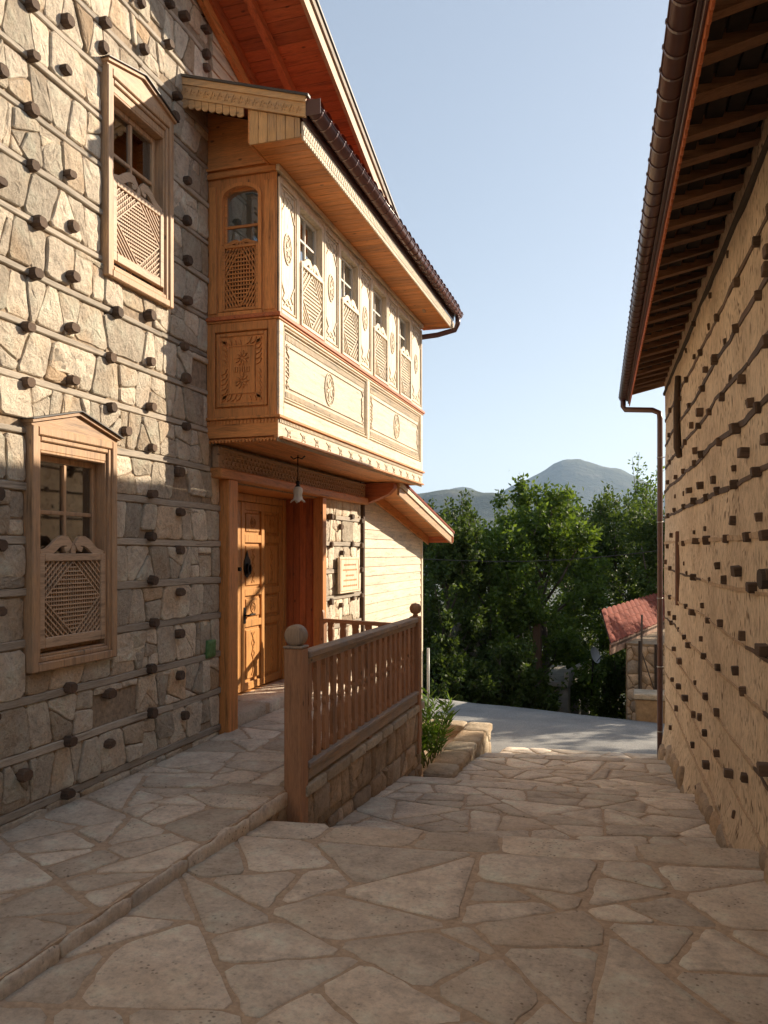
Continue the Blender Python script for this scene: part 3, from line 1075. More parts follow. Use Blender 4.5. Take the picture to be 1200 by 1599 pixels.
# ---------------------------------------------------------------- bay
BX, BY0, BY1 = -2.595, 5.69, 10.217
bay = None
mb = MB()
mb.box(WALLX - .02, BX - .012, BY0 + .012, BY1 - .012, 2.66, 3.44)           # solid lower body
mb.box(WALLX - .02, BX - .05, BY0 + .05, BY1 - .05, 4.56, 4.64)
bay = mb.build('bay', M_PINE['y'], house)
MF = lambda a, b, h: (BX + h, a, b)          # front: a = Y
MS = lambda a, b, h: (a, BY0 - h, b)         # near side: a = X
MN = lambda a, b, h: (a, BY1 + h, b)         # far side
SILL = 3.44

def oval(cx, cy, rx_, ry_, n=20): return [(cx + rx_ * math.cos(2 * math.pi * i / n), cy + ry_ * math.sin(2 * math.pi * i / n)) for i in range(n)]

def rosette(mb, M, cx, cy, rx_, ry_, h):
    mb.ribbon(oval(cx, cy, rx_, ry_, 24), .013, h, h + .009, M, True)
    mb.ribbon(oval(cx, cy, rx_ * .72, ry_ * .72, 20), .008, h, h + .006, M, True)
    for k in range(6):
        a = math.pi * k / 3 + .3
        ex, ey = math.cos(a), math.sin(a)
        px_, py_ = -ey, ex
        tip = (cx + ex * rx_ * .66, cy + ey * ry_ * .66); md = (cx + ex * rx_ * .36, cy + ey * ry_ * .36)
        mb.prism([(cx, cy), (md[0] + px_ * rx_ * .14, md[1] + py_ * ry_ * .14), tip, (md[0] - px_ * rx_ * .14, md[1] - py_ * ry_ * .14)], h, h + .008, M)
    for k in range(14):
        a = 2 * math.pi * k / 14
        x, y = cx + math.cos(a) * rx_ * .87, cy + math.sin(a) * ry_ * .87
        mb.box(x - .006, x + .006, y - .006, y + .006, h, h + .006, 0, M)

# lower front: boards, two carved panels
mb = MB()
rect_frame(mb, MF, BY0, BY1, 2.66, SILL, .085, -.012, .018, .004, wb=.12, wt=.05)
mb.box(7.885, 7.965, 2.78, 3.39, -.012, .018, .004, MF)
mb.build('panel_frame', M_FRONT['y'], bay)
for (p0, p1) in ((5.775, 7.885), (7.965, 10.13)):
    mb = MB(); mb.box(p0, p1, 2.78, 3.39, -.012, -.002, 0, MF)
    pan = mb.build('carved_panel', M_FRONT['y'], bay)
    for (j, k) in ((.018, .018), (.045, .01)):
        rect_frame(mb, MF, p0 + j, p1 - j, 2.78 + j, 3.39 - j, .012, -.002, k * .8, .003)
    mb = MB()
    for (j, k) in ((.012, .016), (.04, .008)):
        rect_frame(mb, MF, p0 + j, p1 - j, 2.78 + j, 3.39 - j, .012, -.003, k, .003)
    for zr in (2.86, 3.31):
        a = p0 + .08
        while a < p1 - .08:
            mb.box(a, a + .013, zr - .022, zr + .022, -.003, .006, 0, MF); a += .027
    ce = (p0 + p1) / 2; cz = 3.085
    pts = []
    for (cx, s) in ((p0 + .17, -1), (p1 - .17, 1)):
        pts += [(cx + s * .03, 2.92), (cx + s * .075, 2.97), (cx + s * .03, 3.0), (cx + s * .045, 3.085), (cx + s * .03, 3.17), (cx + s * .075, 3.2), (cx + s * .03, 3.25)][::(1 if s < 0 else -1)]
    mb.ribbon(pts, .012, -.003, .008, MF, True)
    for s, cx in ((-1, p0 + .12), (1, p1 - .12)):
        for zc_ in (2.93, 3.24):
            mb.ribbon([(cx, zc_), (cx + .02 * s, zc_ + .02), (cx + .035 * s, zc_), (cx + .02 * s, zc_ - .02), (cx - .01 * s, zc_ - .012)], .009, -.003, .007, MF)
        for q in range(5):
            mb.ribbon([(cx + .012, 3.0 + q * .035), (cx + .035 * s, 3.01 + q * .035)], .009, -.003, .006, MF)
    mb.build('carving', M_FRONT['y'], bay, kind='stuff')
    mb = MB(); rosette(mb, MF, ce, cz, .115, .145, -.002); mb.build('rosette', M_FRONT['z'], bay)

# sill moulding, apron, bottom mouldings
def around(mb, b0, b1, hs, ch=.004, inner=-.02, far=True):
    """a moulding that runs round the near side, the front and the far side; hs = how far it stands out"""
    mb.box(BX + inner, BX + hs, BY0 - hs, BY1 + hs, b0, b1, ch)
    mb.box(WALLX, BX + inner + .001, BY0 - hs, BY0 + .02, b0, b1, ch)
    mb.box(WALLX, BX + inner + .001, BY1 - .02, BY1 + hs, b0, b1, ch)
mb = MB(); around(mb, SILL - .012, SILL + .02, .042); mb.build('sill', M_RED['y'], bay)
mb = MB(); around(mb, SILL - .03, SILL - .013, .028); mb.build('sill_moulding', M_PINE['y'], bay)
mb = MB(); around(mb, 2.645, 2.668, .04); mb.build('lower_moulding', M_PINE['y'], bay)
mb = MB(); mb.box(BX - .02, BX + .012, BY0 - .010, BY1 + .012, 2.49, 2.644, .004); mb.build('apron', M_FRONT['y'], bay)
mb = MB(); mb.box(WALLX, BX - .021, BY0 - .012, BY1 + .01, 2.508, 2.643); mb.box(BX - .0205, BX + .010, BY0 - .012, BY0 - .0105, 2.49, 2.644); mb.build('apron', M_PINE['x'], bay)
mb = MB()
a = BY0 + .01
while a < BY1:
    mb.box(a, a + .016, 2.612, 2.642, .013, .022, 0, MF); a += .03
k = 0
while BY0 + .18 + k * .30 < BY1 - .1:
    c = BY0 + .2 + k * .30
    mb.ribbon([(c - .07, 2.585), (c - .03, 2.57), (c, 2.535), (c + .03, 2.57), (c + .07, 2.585)], .01, .012, .018, MF)
    mb.ribbon([(c - .035, 2.52), (c - .02, 2.55), (c, 2.575), (c + .02, 2.55), (c + .035, 2.52)], .009, .012, .018, MF)
    mb.ribbon(oval(c, 2.555, .018, .022, 8), .007, .012, .02, MF, True)
    k += 1
# saw-tooth lower edge
a = BY0
while a < BY1:
    mb.prism([(a, 2.49), (a + .03, 2.49), (a + .015, 2.466)], -.01, .012, MF); a += .03
mb.build('apron_carving', M_FRONT['y'], bay, kind='stuff')
mb = MB(); a = WALLX + .005
while a < BX - .03:
    mb.prism([(a, 2.49), (a + .03, 2.49), (a + .015, 2.466)], -.01, .011, MS); mb.box(a, a + .016, 2.612, 2.642, .0125, .020, 0, MS); a += .03
mb.build('apron_carving', M_PINE['z'], bay, kind='stuff')
# underside boards
k = 0
x = WALLX + .01
while x < BX - .03:
    mb = MB(); mb.box(x, x + .078, BY0 + .012, BY1 - .012, 2.485, 2.505, .003); mb.build('underside_board', M_PINE['y'], bay); x += .08

# near side lower panel with leaf border
mb = MB()
rect_frame(mb, MS, WALLX + .002, BX, 2.665, SILL - .03, .07, -.012, .018, .004)
rect_frame(mb, MS, WALLX + .085, BX - .083, 2.75, 3.33, .028, -.012, .010, .004)
mb.build('side_panel_frame', M_PINE['z'], bay)
mb = MB(); mb.box(WALLX + .11, BX - .11, 2.775, 3.305, -.012, -.001, 0, MS)
mb.build('side_panel', M_PINE['z'], bay)
mb = MB()
pa0, pa1, pb0, pb1 = WALLX + .125, BX - .125, 2.79, 3.29
cxs = (pa0 + pa1) / 2
def leaf(mb, x, y, ang, l=.05, w=.018):
    ex, ey = math.cos(ang), math.sin(ang); qx, qy = -ey, ex
    mb.prism([(x, y), (x + ex * l * .5 + qx * w * .5, y + ey * l * .5 + qy * w * .5), (x + ex * l, y + ey * l), (x + ex * l * .5 - qx * w * .5, y + ey * l * .5 - qy * w * .5)], -.002, .012, MS)
n = 11
for i in range(n):
    t = i / (n - 1); z = pb0 + .05 + t * (pb1 - pb0 - .1)
    up = 1 if z > (pb0 + pb1) / 2 else -1
    leaf(mb, pa0 + .055, z - up * .01, math.pi - up * .75, .07, .028); leaf(mb, pa1 - .055, z - up * .01, up * .75, .07, .028)
n = 7
for i in range(n):
    t = i / (n - 1); x = pa0 + .05 + t * (pa1 - pa0 - .1); sx_ = 1 if x > cxs else -1
    leaf(mb, x, pb1 - .055, math.pi / 2 - sx_ * .7, .07, .028); leaf(mb, x, pb0 + .055, -math.pi / 2 + sx_ * .7, .07, .028)
rect_frame(mb, MS, pa0 + .06, pa1 - .06, pb0 + .06, pb1 - .06, .008, -.002, .008, 0)
for (zc_, r_) in ((2.95, .05), (3.13, .05)):
    for k in range(10):
        a = 2 * math.pi * k / 10
        leaf(mb, cxs + math.cos(a) * .012, zc_ + math.sin(a) * .012, a, r_, .016)
for k in range(-3, 4):
    mb.box(cxs + k * .02 - .006, cxs + k * .02 + .006, 3.02, 3.06, -.002, .009, 0, MS)
mb.build('leaf_carving', M_PINE['z'], bay, kind='stuff')
# far side: plain boards
mb = MB(); mb.box(WALLX, BX - .03, BY1 - .03, BY1 - .002, 2.66, 4.62, 0); mb.build('far_side_panel', M_PINE['z'], bay)

# upper front: pilasters between four windows
WC = [6.37, 7.36, 8.355, 9.375]; HW = .285
WB, WT = 3.475, 4.47
edges = [BY0] + sum([[c - HW, c + HW] for c in WC], []) + [BY1]
for i in range(0, len(edges), 2):
    p0, p1 = edges[i], edges[i + 1]
    mb = MB(); mb.box(p0, p1, SILL + .02, 4.60, -.06, .0, .003, MF)
    rect_frame(mb, MF, p0 + .008, p1 - .008, SILL + .03, 4.52, .035, .0, .016, .004)
    rect_frame(mb, MF, p0 + .055, p1 - .055, SILL + .075, 4.47, .012, .0, .012, .003)
    mb.build('pilaster', M_FRONT['z'], bay)
    mb = MB(); c = (p0 + p1) / 2; hw = (p1 - p0) / 2 - .07
    rosette(mb, MF, c, 4.02, min(.07, hw * .85), .12, .0)
    for zz, s in ((3.60, 1), (4.40, -1)):
        mb.ribbon([(c - hw, zz + s * .14), (c - hw * .5, zz + s * .05), (c - hw * .8, zz), (c, zz - s * .03), (c + hw * .8, zz), (c + hw * .5, zz + s * .05), (c + hw, zz + s * .14)], .011, 0, .008, MF)
        mb.ribbon([(c - hw * .6, zz - s * .045), (c, zz + s * .02), (c + hw * .6, zz - s * .045)], .01, 0, .007, MF)
    mb.build('pilaster_carving', M_FRONT['z'], bay, kind='stuff')
mb = MB(); mb.box(BX - .06, BX - .002, BY0, BY1, WT + .03, 4.62, .003)
mb.box(BX - .0, BX + .03, BY0 - .028, BY1 + .02, 4.555, 4.60, .004); mb.build('head_board', M_FRONT['y'], bay)
mb = MB(); mb.box(WALLX, BX - .001, BY0 - .03, BY0 - .001, 4.555, 4.60, .004); mb.build('head_board', M_PINE['x'], bay)

BWL = ['nearest front window of the bay', 'second front window of the bay', 'third front window of the bay', 'farthest front window of the bay']
for c, lab in zip(WC, BWL):
    a0, a1 = c - HW, c + HW
    mb = MB(); rect_frame(mb, MF, a0, a1, SILL + .022, WT + .03, .035, -.10, .012, .004)
    cas = mb.build('window', M_FRONT['z'], house)
    s0, s1, t0, t1 = a0 + .035, a1 - .035, SILL + .055, WT - .005
    mb = MB(); rect_frame(mb, MF, s0, s1, t0, t1, .026, -.075, -.045, .003)
    mb.box(c - .01, c + .01, t0 + .02, t1 - .02, -.072, -.048, .002, MF)
    for zz in (t1 - .22, t1 - .42): mb.box(s0 + .02, s1 - .02, zz - .01, zz + .01, -.07, -.049, .002, MF)
    mb.build('sash', plain('pale_painted_sash', (.62, .56, .46), .6), cas)
    for (p, q) in ((s0 + .02, c), (c, s1 - .02)):
        for (u, v_) in ((t1 - .22, t1 - .02), (t1 - .42, t1 - .22), (t0 + .02, t1 - .42)):
            mb = MB(); mb.box(p, q, u, v_, -.062, -.060, 0, MF); mb.build('pane', M_GLASS, cas)
    lb, lt = SILL + .035, SILL + .56
    mb = lattice_mesh(MF, s0 - .005, s1 + .005, lb, lt, .014, 13, .010)
    rect_frame(mb, MF, s0 - .005, s1 + .005, lb, lt, .03, -.01, .028, .003)
    mb.build('lattice', M_FRONT['y'], cas)
    crest_mesh(MF, s0, s1, lt, .012, 1.1).build('scroll_crest', M_FRONT['y'], cas)
# room behind the bay windows
mb = MB(); v = [(WALLX + .02, BY0 + .05, 3.45), (WALLX + .02, BY1 - .05, 3.45), (WALLX + .02, BY1 - .05, 4.55), (WALLX + .02, BY0 + .05, 4.55)]
mb.add(v, [(0, 1, 2, 3)]); mb.box(WALLX, BX - .08, BY0 + .08, BY1 - .05, 3.442, 3.45); mb.build('room_box', M_DARKIN, bay)

# near side, upper: arched window with lattice
sa0, sa1, sb0, sb1 = -3.075, -2.735, 3.50, 4.50
mb = MB()
mb.box(WALLX + .002, sa0, SILL + .02, 4.555, -.05, .004, .003, MS); mb.box(sa1, BX, SILL + .02, 4.555, -.05, .004, .003, MS)
ca, hw = (sa0 + sa1) / 2, (sa1 - sa0) / 2
arc = [(ca + hw * math.cos(math.pi - math.pi * i / 12), sb1 - .11 + .10 * math.sin(math.pi * i / 12)) for i in range(13)]
for (p, q) in zip(arc, arc[1:]):
    mb.prism([p, q, (q[0], 4.555), (p[0], 4.555)], -.05, .004, MS)
mb.build('side_wall_board', M_PINE['z'], bay)
mb = MB()
outline = [(sa0, sb0), (sa0, sb1 - .12)] + arc[1:-1] + [(sa1, sb1 - .12), (sa1, sb0)]
mb.ribbon(outline, .028, -.06, .020, MS)
mb.box(sa0 - .02, sa1 + .02, SILL + .02, SILL + .055, -.05, .022, .004, MS)
mb.box(WALLX + .02, sa0 - .04, SILL + .05, 4.5, .004, .014, .004, MS); mb.box(sa1 + .035, BX - .012, SILL + .05, 4.5, .004, .012, .004, MS)
cas = mb.build('window', M_PINE['z'], house, label='arched lattice window in the side of the bay')
mb = MB(); rect_frame(mb, MS, sa0 + .01, sa1 - .01, sb0, sb1 - .02, .022, -.05, -.03, .002)
mb.box(sa0 + .03, sa1 - .03, 4.17, 4.19, -.048, -.03, .002, MS); mb.build('sash', M_PINE['x'], cas)
for (u, v_) in ((4.19, sb1 - .03), (3.52, 4.17)):
    mb = MB(); mb.box(sa0 + .03, sa1 - .03, u, v_, -.042, -.040, 0, MS); mb.build('pane', M_GLASS, cas)
mb = MB(); mb.add([MS(sa0 + .01, 3.98, -.06), MS(sa1 - .01, 3.98, -.06), MS(sa1 - .01, sb1, -.06), MS(sa0 + .01, sb1, -.06)], [(0, 1, 2, 3)])
mb.build('curtain', plain('grey_blind', (.34, .33, .28), .9), cas)
mb = lattice_mesh(MS, sa0 + .012, sa1 - .012, 3.50, 4.02, .006, 14, .010)
rect_frame(mb, MS, sa0 + .012, sa1 - .012, 3.50, 4.02, .024, -.012, .018, .003)
mb.build('lattice', M_PINE['x'], cas)
crest_mesh(MS, sa0 + .02, sa1 - .02, 4.02, .006, .8).build('scroll_crest', M_PINE['x'], cas)

# bay roof: soffit boards, fascia, verge, gutter, tiles
SZ, SX, SY0, SY1 = 4.60, -2.225, 5.33, 10.50
y = SY0
rnd = random.Random(8)
while y < SY1 - .02:
    mb = MB(); w = min(.105, SY1 - y) - .004
    mb.box(-2.64 if y > BY0 - .1 else -2.64, SX - .018, y, y + w, SZ, SZ + .016, .003); mb.build('soffit_board', M_PINE['x'], bay); y += .105
mb = MB(); mb.prism([(SY0 - .01, SZ), (BY0 + .02, SZ), (BY0 + .02, SZ + .36), (SY0 - .01, SZ + .36)], 0, .014, lambda a, b, h: (-2.645 - h, a, b)); mb.build('end_panel', M_PINE['y'], bay)
mb = MB(); mb.prism([(WALLX + .002, 4.601), (-2.62, 4.601), (-2.62, 4.92), (WALLX + .002, 5.10)], -.03, .004, MS); mb.build('head_panel', M_PINE['x'], bay)
mb = MB()
mb.box(WALLX, -2.645, BY0 - .033, SY1, SZ + .02, SZ + .04); mb.build('soffit_inner', M_PINE['x'], bay)
mb = MB(); mb.box(SX - .018, SX, SY0, SY1, SZ - .012, SZ + .10, .003)
y = SY0
while y < SY1:
    mb.box(SX, SX + .006, y, y + .02, SZ + .002, SZ + .036, 0); mb.box(SX, SX + .006, y + .02, y + .04, SZ + .038, SZ + .07, 0)
    mb.prism([(y, SZ - .012), (y + .04, SZ - .012), (y + .02, SZ - .03)], -.016, -.002, lambda a, b, h: (SX + h, a, b)); y += .04
mb.build('fascia', M_FRONT['y'], bay)
VZ0_, VZ1_ = 5.16, 4.845
# boxed end at the near end of the eave
x = -2.645
k = 0
while x < SX - .03:
    x1 = min(SX - .02, x + .072); zt = lambda q: VZ0_ + (VZ1_ - VZ0_) * (q - WALLX) / (SX + .04 - WALLX) - .09
    mb = MB(); mb.prism([(x, SZ - .014), (x1 - .004, SZ - .014), (x1 - .004, zt(x1) - .055), (x, zt(x) - .055)], -.002, .014, lambda a, b, h: (a, SY0 - h, b))
    mb.build('end_board', M_END['z'], bay); x = x1
# verge board sloping from the wall to the gutter
VZ0, VZ1 = 5.16, 4.845
def vz(x): return VZ0 + (VZ1 - VZ0) * (x - WALLX) / (SX + .04 - WALLX)
mb = MB(); MVe = lambda a, b, h: (a, SY0 - .016 - h, b)
mb.prism([(WALLX, vz(WALLX) - .15), (SX + .03, vz(SX) - .15), (SX + .03, vz(SX)), (WALLX, vz(WALLX))], 0, .02, MVe)
mb.prism([(WALLX, vz(WALLX) - .05), (SX + .035, vz(SX) - .05), (SX + .035, vz(SX) + .0), (WALLX, vz(WALLX) + .0)], .02, .032, MVe)
n = 17
for i in range(n):
    x0 = WALLX + (SX + .0 - WALLX) * i / n; x1 = WALLX + (SX + .0 - WALLX) * (i + 1) / n; z0 = vz((x0 + x1) / 2) - .15; r_ = (x1 - x0) / 2
    if x1 < -2.66:
        mb.prism([(x0, z0 + .01), (x0, z0 - .045)] + [(x0 + r_ - r_ * math.cos(math.pi * q / 6), z0 - .045 - .022 * math.sin(math.pi * q / 6)) for q in range(1, 6)] + [(x1 - .004, z0 - .045), (x1 - .004, z0 + .01)], .0, .012, MVe)
    zz = z0 + .06
    mb.ribbon([(x0 + .004, zz + .015), (x0 + r_ * .6, zz - .018), (x0 + r_, zz + .0), (x0 + r_ * 1.4, zz + .02), (x1 - .004, zz - .012)], .008, .02, .027, MVe)
    mb.ribbon([(x0 + r_ * .5, zz - .03), (x0 + r_, zz - .012), (x0 + r_ * 1.5, zz - .03)], .007, .02, .026, MVe)
mb.build('verge_board', M_END['x'], bay)
mb = MB()
mb.prism([(WALLX + .002, vz(WALLX) + .002), (SX + .06, vz(SX + .06) + .002), (SX + .06, vz(SX + .06) + .02), (WALLX + .002, vz(WALLX) + .02)], 0, .045, MVe); mb.build('verge_cap', M_LEAD, bay)
mb = MB()
mb.add([(WALLX, SY0 - .015, vz(WALLX) - .01), (SX + .05, SY0 - .015, vz(SX + .05) - .01), (SX + .05, SY1, vz(SX + .05) - .01), (WALLX, SY1, vz(WALLX) - .01),
        (WALLX, SY0 - .015, vz(WALLX) - .035), (SX + .05, SY0 - .015, vz(SX + .05) - .035), (SX + .05, SY1, vz(SX + .05) - .035), (WALLX, SY1, vz(WALLX) - .035)],
       [(0, 1, 2, 3), (7, 6, 5, 4), (0, 4, 5, 1), (1, 5, 6, 2), (2, 6, 7, 3), (3, 7, 4, 0)])
mb.build('bay_roof', M_TILE, bay)
y = SY0 + .02
tp = None
while y < SY1 - .1:
    if tp is None:
        mb = MB()
        n = 8; L = SX + .10 - WALLX; v = []
        for q in range(2):
            xx = WALLX + .05 if q == 0 else SX + .10
            for i in range(n + 1):
                a = math.pi * i / n
                v.append((xx, y + .08 - .075 * math.cos(a), vz(xx) + .005 + .045 * math.sin(a)))
        mb.add(v, [(i, i + 1, n + 2 + i, n + 1 + i) for i in range(n)], True)
        tp = mb.build('roof_tile', M_TILE, bay)
    else:
        c = ORG[tp.name].copy(); c.y += y - (SY0 + .02); share(tp, 'roof_tile', bay, c)
    y += .165

def gutter(name, mat, parent, P0, P1, r, out, nb, seg=10, strap=.016):
    """half-round gutter from P0 to P1 (its centre line at the rim), out = unit vector away from the wall"""
    P0, P1, out = Vector(P0), Vector(P1), Vector(out)
    prof = [(out * r * math.cos(math.pi + math.pi * i / seg) + Vector((0, 0, 1)) * r * math.sin(math.pi + math.pi * i / seg)) for i in range(seg + 1)]
    mb = MB(); v = []
    for P in (P0, P1):
        v += [tuple(P + q) for q in prof] + [tuple(P + q * .93 + Vector((0, 0, .002))) for q in prof]
    m = 2 * (seg + 1); f = []
    for i in range(seg):
        f.append((i, i + 1, m + i + 1, m + i)); f.append((seg + 1 + i, m + seg + 1 + i, m + seg + 2 + i, seg + 2 + i))
    for k in (0, m): f.append(tuple(range(k, k + seg + 1)) )
    mb.add(v, f, True)
    d = (P1 - P0)
    rim = P0 + out * r; mb.tube([rim, rim + d], r * .11, 8)
    g = mb.build(name, mat, parent)
    dn = d.normalized()
    first = None
    for i in range(nb):
        P = P0 + d * ((i + .5) / nb)
        if first is None:
            mb = MB(); v = []
            pr = [q * 1.03 for q in prof] + [q * 1.10 for q in prof[::-1]]
            for s in (-1, 1): v += [tuple(P + q + dn * s * strap / 2) for q in pr]
            n = len(pr)
            mb.add(v, [(k, (k + 1) % n, n + (k + 1) % n, n + k) for k in range(n)] + [tuple(range(n)), tuple(range(2 * n - 1, n - 1, -1))])
            pp = P + out * r * 1.02
            mb.tube([pp - dn * strap * .6, pp + dn * strap * .6], r * .19, 8)
            first = mb.build('gutter_bracket', mat, g); f0 = P.copy()
        else:
            share(first, 'gutter_bracket', g, ORG[first.name] + (P - f0))
    return g
M_GUTTER_B = plain('glossy_brown_metal', (.12, .055, .045), .22)
g = gutter('gutter', M_GUTTER_B, house, (SX + .068, SY0 - .02, SZ + .185), (SX + .068, SY1 + .05, SZ + .185), .058, (1, 0, 0), 34)
mb = MB(); mb.box(SX + .0, SX + .012, SY0 - .02, SY1, SZ + .10, SZ + .20, .002); mb.box(SX + .0, SX + .14, SY0 - .026, SY0 - .02, SZ + .12, SZ + .23, .002)
mb.build('gutter_board', M_GUTTER, house)
mb = MB(); mb.tube([(SX + .072, SY1 - .05, SZ + .13), (SX + .072, SY1 - .05, SZ + .04), (SX + .03, SY1 - .02, SZ - .03), (SX - .2, SY1 - .06, SZ - .09), (BX - .05, BY1 + .03, SZ - .16), (BX - .25, BY1 + .06, SZ - .2), (BX - .6, BY1 - .5, SZ - .3)], .034, 10); mb.build('downpipe', M_GUTTER, house)

# ---------------------------------------------------------------- gable above the bay
GX = -2.40                                        # verge plane of the main roof
def gz(y): return 5.17 - .33 * (y - 7.9)          # underside line of the verge
def gz_in(y): return gz(y) + .17
y = 5.0
first = None
yy0, yy1 = -4.8, 9.62
y = yy1
k = 0
L = math.hypot(1, .33)
slope = math.atan(.33)
while y > 3.0:
    if first is None:
        mb = MB(); mb.box(WALLX - .02, GX - .02, y - .098, y, gz(y) + .09, gz(y) + .11, .003); first = mb.build('soffit_board', M_RED['x'], house)
        first.rotation_euler = (-slope, 0, 0); fy = y
    else:
        c = ORG[first.name] + Vector((0, y - fy, -.33 * (y - fy))); share(first, 'soffit_board', house, c, (-slope, 0, 0))
    y -= .102 / L * 1.0
def sloped(mb, x0, x1, ya, yb, d0, d1):
    """a board parallel to the verge line, between ya and yb, its faces d0..d1 above the line gz"""
    v = [(x, y_, gz(y_) + d) for x in (x0, x1) for y_ in (ya, yb) for d in (d0, d1)]
    mb.add(v, [(0, 1, 3, 2), (4, 6, 7, 5), (0, 4, 5, 1), (2, 3, 7, 6), (0, 2, 6, 4), (1, 5, 7, 3)])
mb = MB(); sloped(mb, GX - .02, GX + .012, -4.8, 9.64, -.02, .16); mb.build('verge_board', M_CASE['y'], house)
mb = MB(); sloped(mb, GX + .013, GX + .03, -4.8, 9.64, .10, .165); mb.build('verge_trim', M_GREY['y'], house)
mb = MB(); sloped(mb, -9.2, GX + .045, -4.8, 9.66, .166, .19); mb.build('roof_underlay', M_LEAD, house)
mb = MB(); sloped(mb, -9.2, GX + .02, -4.8, 9.68, .191, .25); mb.build('roof', M_TILE, house)
mb = MB(); sloped(mb, -2.86, -2.80, -4.8, 9.6, -.01, .088); mb.build('rafter', M_RED['y'], house)
mb = MB(); sloped(mb, WALLX + .03, WALLX + .075, 3.0, 9.6, -.12, .088); mb.build('frieze_board', M_PINE['y'], house)
mb = MB(); sloped(mb, WALLX + .076, WALLX + .10, 3.0, 9.6, -.03, .088); mb.build('frieze_moulding', M_RED['y'], house)
# siding under the gable
z = 5.0
while z < 6.3:
    ye = min(9.5, 7.9 + (5.17 + .05 - z) / .33)
    if ye > 5.9:
        ye2 = min(9.5, 7.9 + (5.17 + .05 - z - .11) / .33)
        mb = MB()
        v = []
        for (a, zz, h) in ((5.73, z, .03), (ye, z, .03), (max(5.75, ye2), z + .115, .016), (5.73, z + .115, .016)):
            v += [MW(a, zz, h), MW(a, zz, -.01)]
        mb.add(v, [(0, 2, 4, 6), (7, 5, 3, 1), (0, 1, 3, 2), (2, 3, 5, 4), (4, 5, 7, 6), (6, 7, 1, 0)])
        mb.build('siding_board', M_FRONT['y'], house)
    z += .117

# ---------------------------------------------------------------- doorway
DXR = -3.66                                       # door plane
mb = MB(); mb.box(WALLX - .05, WALLX + .085, 5.89, 6.05, .10, 2.20, .006); mb.build('door_post', M_PINE['z'], house)
mb = MB(); mb.box(WALLX - .05, WALLX + .06, 8.06, 8.17, .12, 2.20, .006); mb.build('door_post', M_PINE['z'], house)
mb = MB(); mb.box(WALLX + .001, WALLX + .06, 5.76, 9.52, 2.285, 2.455, .004); mb.build('frieze', M_CASE['y'], house)
mb = MB(); mb.box(WALLX - .02, WALLX + .10, 5.74, 9.54, 2.20, 2.283, .010); mb.build('lintel', M_PINE['y'], house)
mb = MB()
y = 5.84
MFz = lambda a, b, h: (WALLX + .06 + h, a, b)
while y < 9.46:
    mb.prism([(y - .02, 2.335), (y + .0, 2.318), (y + .02, 2.335), (y, 2.352)], -.001, .01, MFz)
    mb.ribbon([(y + .02, 2.36), (y + .035, 2.385), (y + .055, 2.36)], .008, -.001, .009, MFz)
    mb.ribbon([(y + .02, 2.31), (y + .035, 2.295), (y + .055, 2.31)], .007, -.001, .009, MFz)
    mb.box(y - .008, y + .012, 2.40, 2.42, -.001, .01, 0, MFz)
    y += .072
mb.box(5.78, 9.5, 2.435, 2.45, -.001, .02, .004, MFz)
mb.build('frieze_carving', M_CASE['y'], house, kind='stuff')
# recess lining
k = 0; x = DXR
while x < WALLX - .06:
    mb = MB(); mb.box(x, x + .072, 8.12, 8.14, .1, 2.2, .004); mb.build('lining_board', M_RED['z'] if True else None, house); x += .075
x = DXR
while x < WALLX - .06:
    mb = MB(); mb.box(x, x + .072, 5.90, 5.92, .1, 2.2, .004); mb.build('lining_board', M_RED['z'], house); x += .075
mb = MB(); mb.box(DXR - .05, WALLX - .02, 5.9, 8.14, 2.185, 2.2); mb.build('recess_ceiling', M_PINE['y'], house)
MD = lambda a, b, h: (DXR + h, a, b)
mb = MB(); mb.box(DXR - .1, DXR + .0, 5.90, 8.14, .1, 2.2); mb.build('recess_back', M_DOOR['z'], house)
mb = MB(); rect_frame(mb, MD, 6.02, 8.12, .20, 2.18, .075, .0, .07, .006, wb=.0001 + .02); mb.build('door_frame', M_DOOR['z'], house)
def door_leaf(a0, a1, lab, hinge):
    z0, z1 = .235, 2.10
    mb = MB(); mb.box(a0, a1, z0, z1, .0, .028, .003, MD)
    st = .075
    rect_frame(mb, MD, a0, a1, z0, z1, st, .028, .052, .004)
    am = (a0 + a1) / 2
    mb.box(am - .035, am + .035, z0 + st, z1 - st, .028, .052, .004, MD)
    cuts = [z0 + st, .86, .93, 1.17, 1.24, 1.70, 1.78, z1 - st]
    for (p, q) in ((.86, .93), (1.17, 1.24), (1.70, 1.78)):
        mb.box(a0 + st, am - .035, p, q, .028, .052, .004, MD); mb.box(am + .035, a1 - st, p, q, .028, .052, .004, MD)
    d = mb.build('door', M_DOOR['z'], house, label=lab)
    for (b0, b1) in ((z0 + st, .86), (.93, 1.17), (1.24, 1.70), (1.78, z1 - st)):
        for (p, q) in ((a0 + st, am - .035), (am + .035, a1 - st)):
            mb = MB(); e = .03
            mb.box(p + e, q - e, b0 + e, b1 - e, .026, .046, .012, MD)
            ce, cz = (p + q) / 2, (b0 + b1) / 2
            if b1 - b0 < .3:
                mb.ribbon(oval(ce, cz, .05, .05, 14), .012, .044, .054, MD, True); mb.ribbon(oval(ce, cz, .024, .024, 10), .01, .044, .054, MD, True)
            else:
                hh = (b1 - b0) / 2 - .06
                mb.ribbon([(ce - .03, cz - hh), (ce + .03, cz - hh * .5), (ce - .03, cz), (ce + .03, cz + hh * .5), (ce - .03, cz + hh)], .014, .044, .054, MD)
                mb.ribbon([(ce + .03, cz - hh), (ce - .03, cz - hh * .5), (ce + .03, cz), (ce - .03, cz + hh * .5), (ce + .03, cz + hh)], .010, .044, .052, MD)
            mb.build('door_panel', M_DOOR['z'], d)
    return d
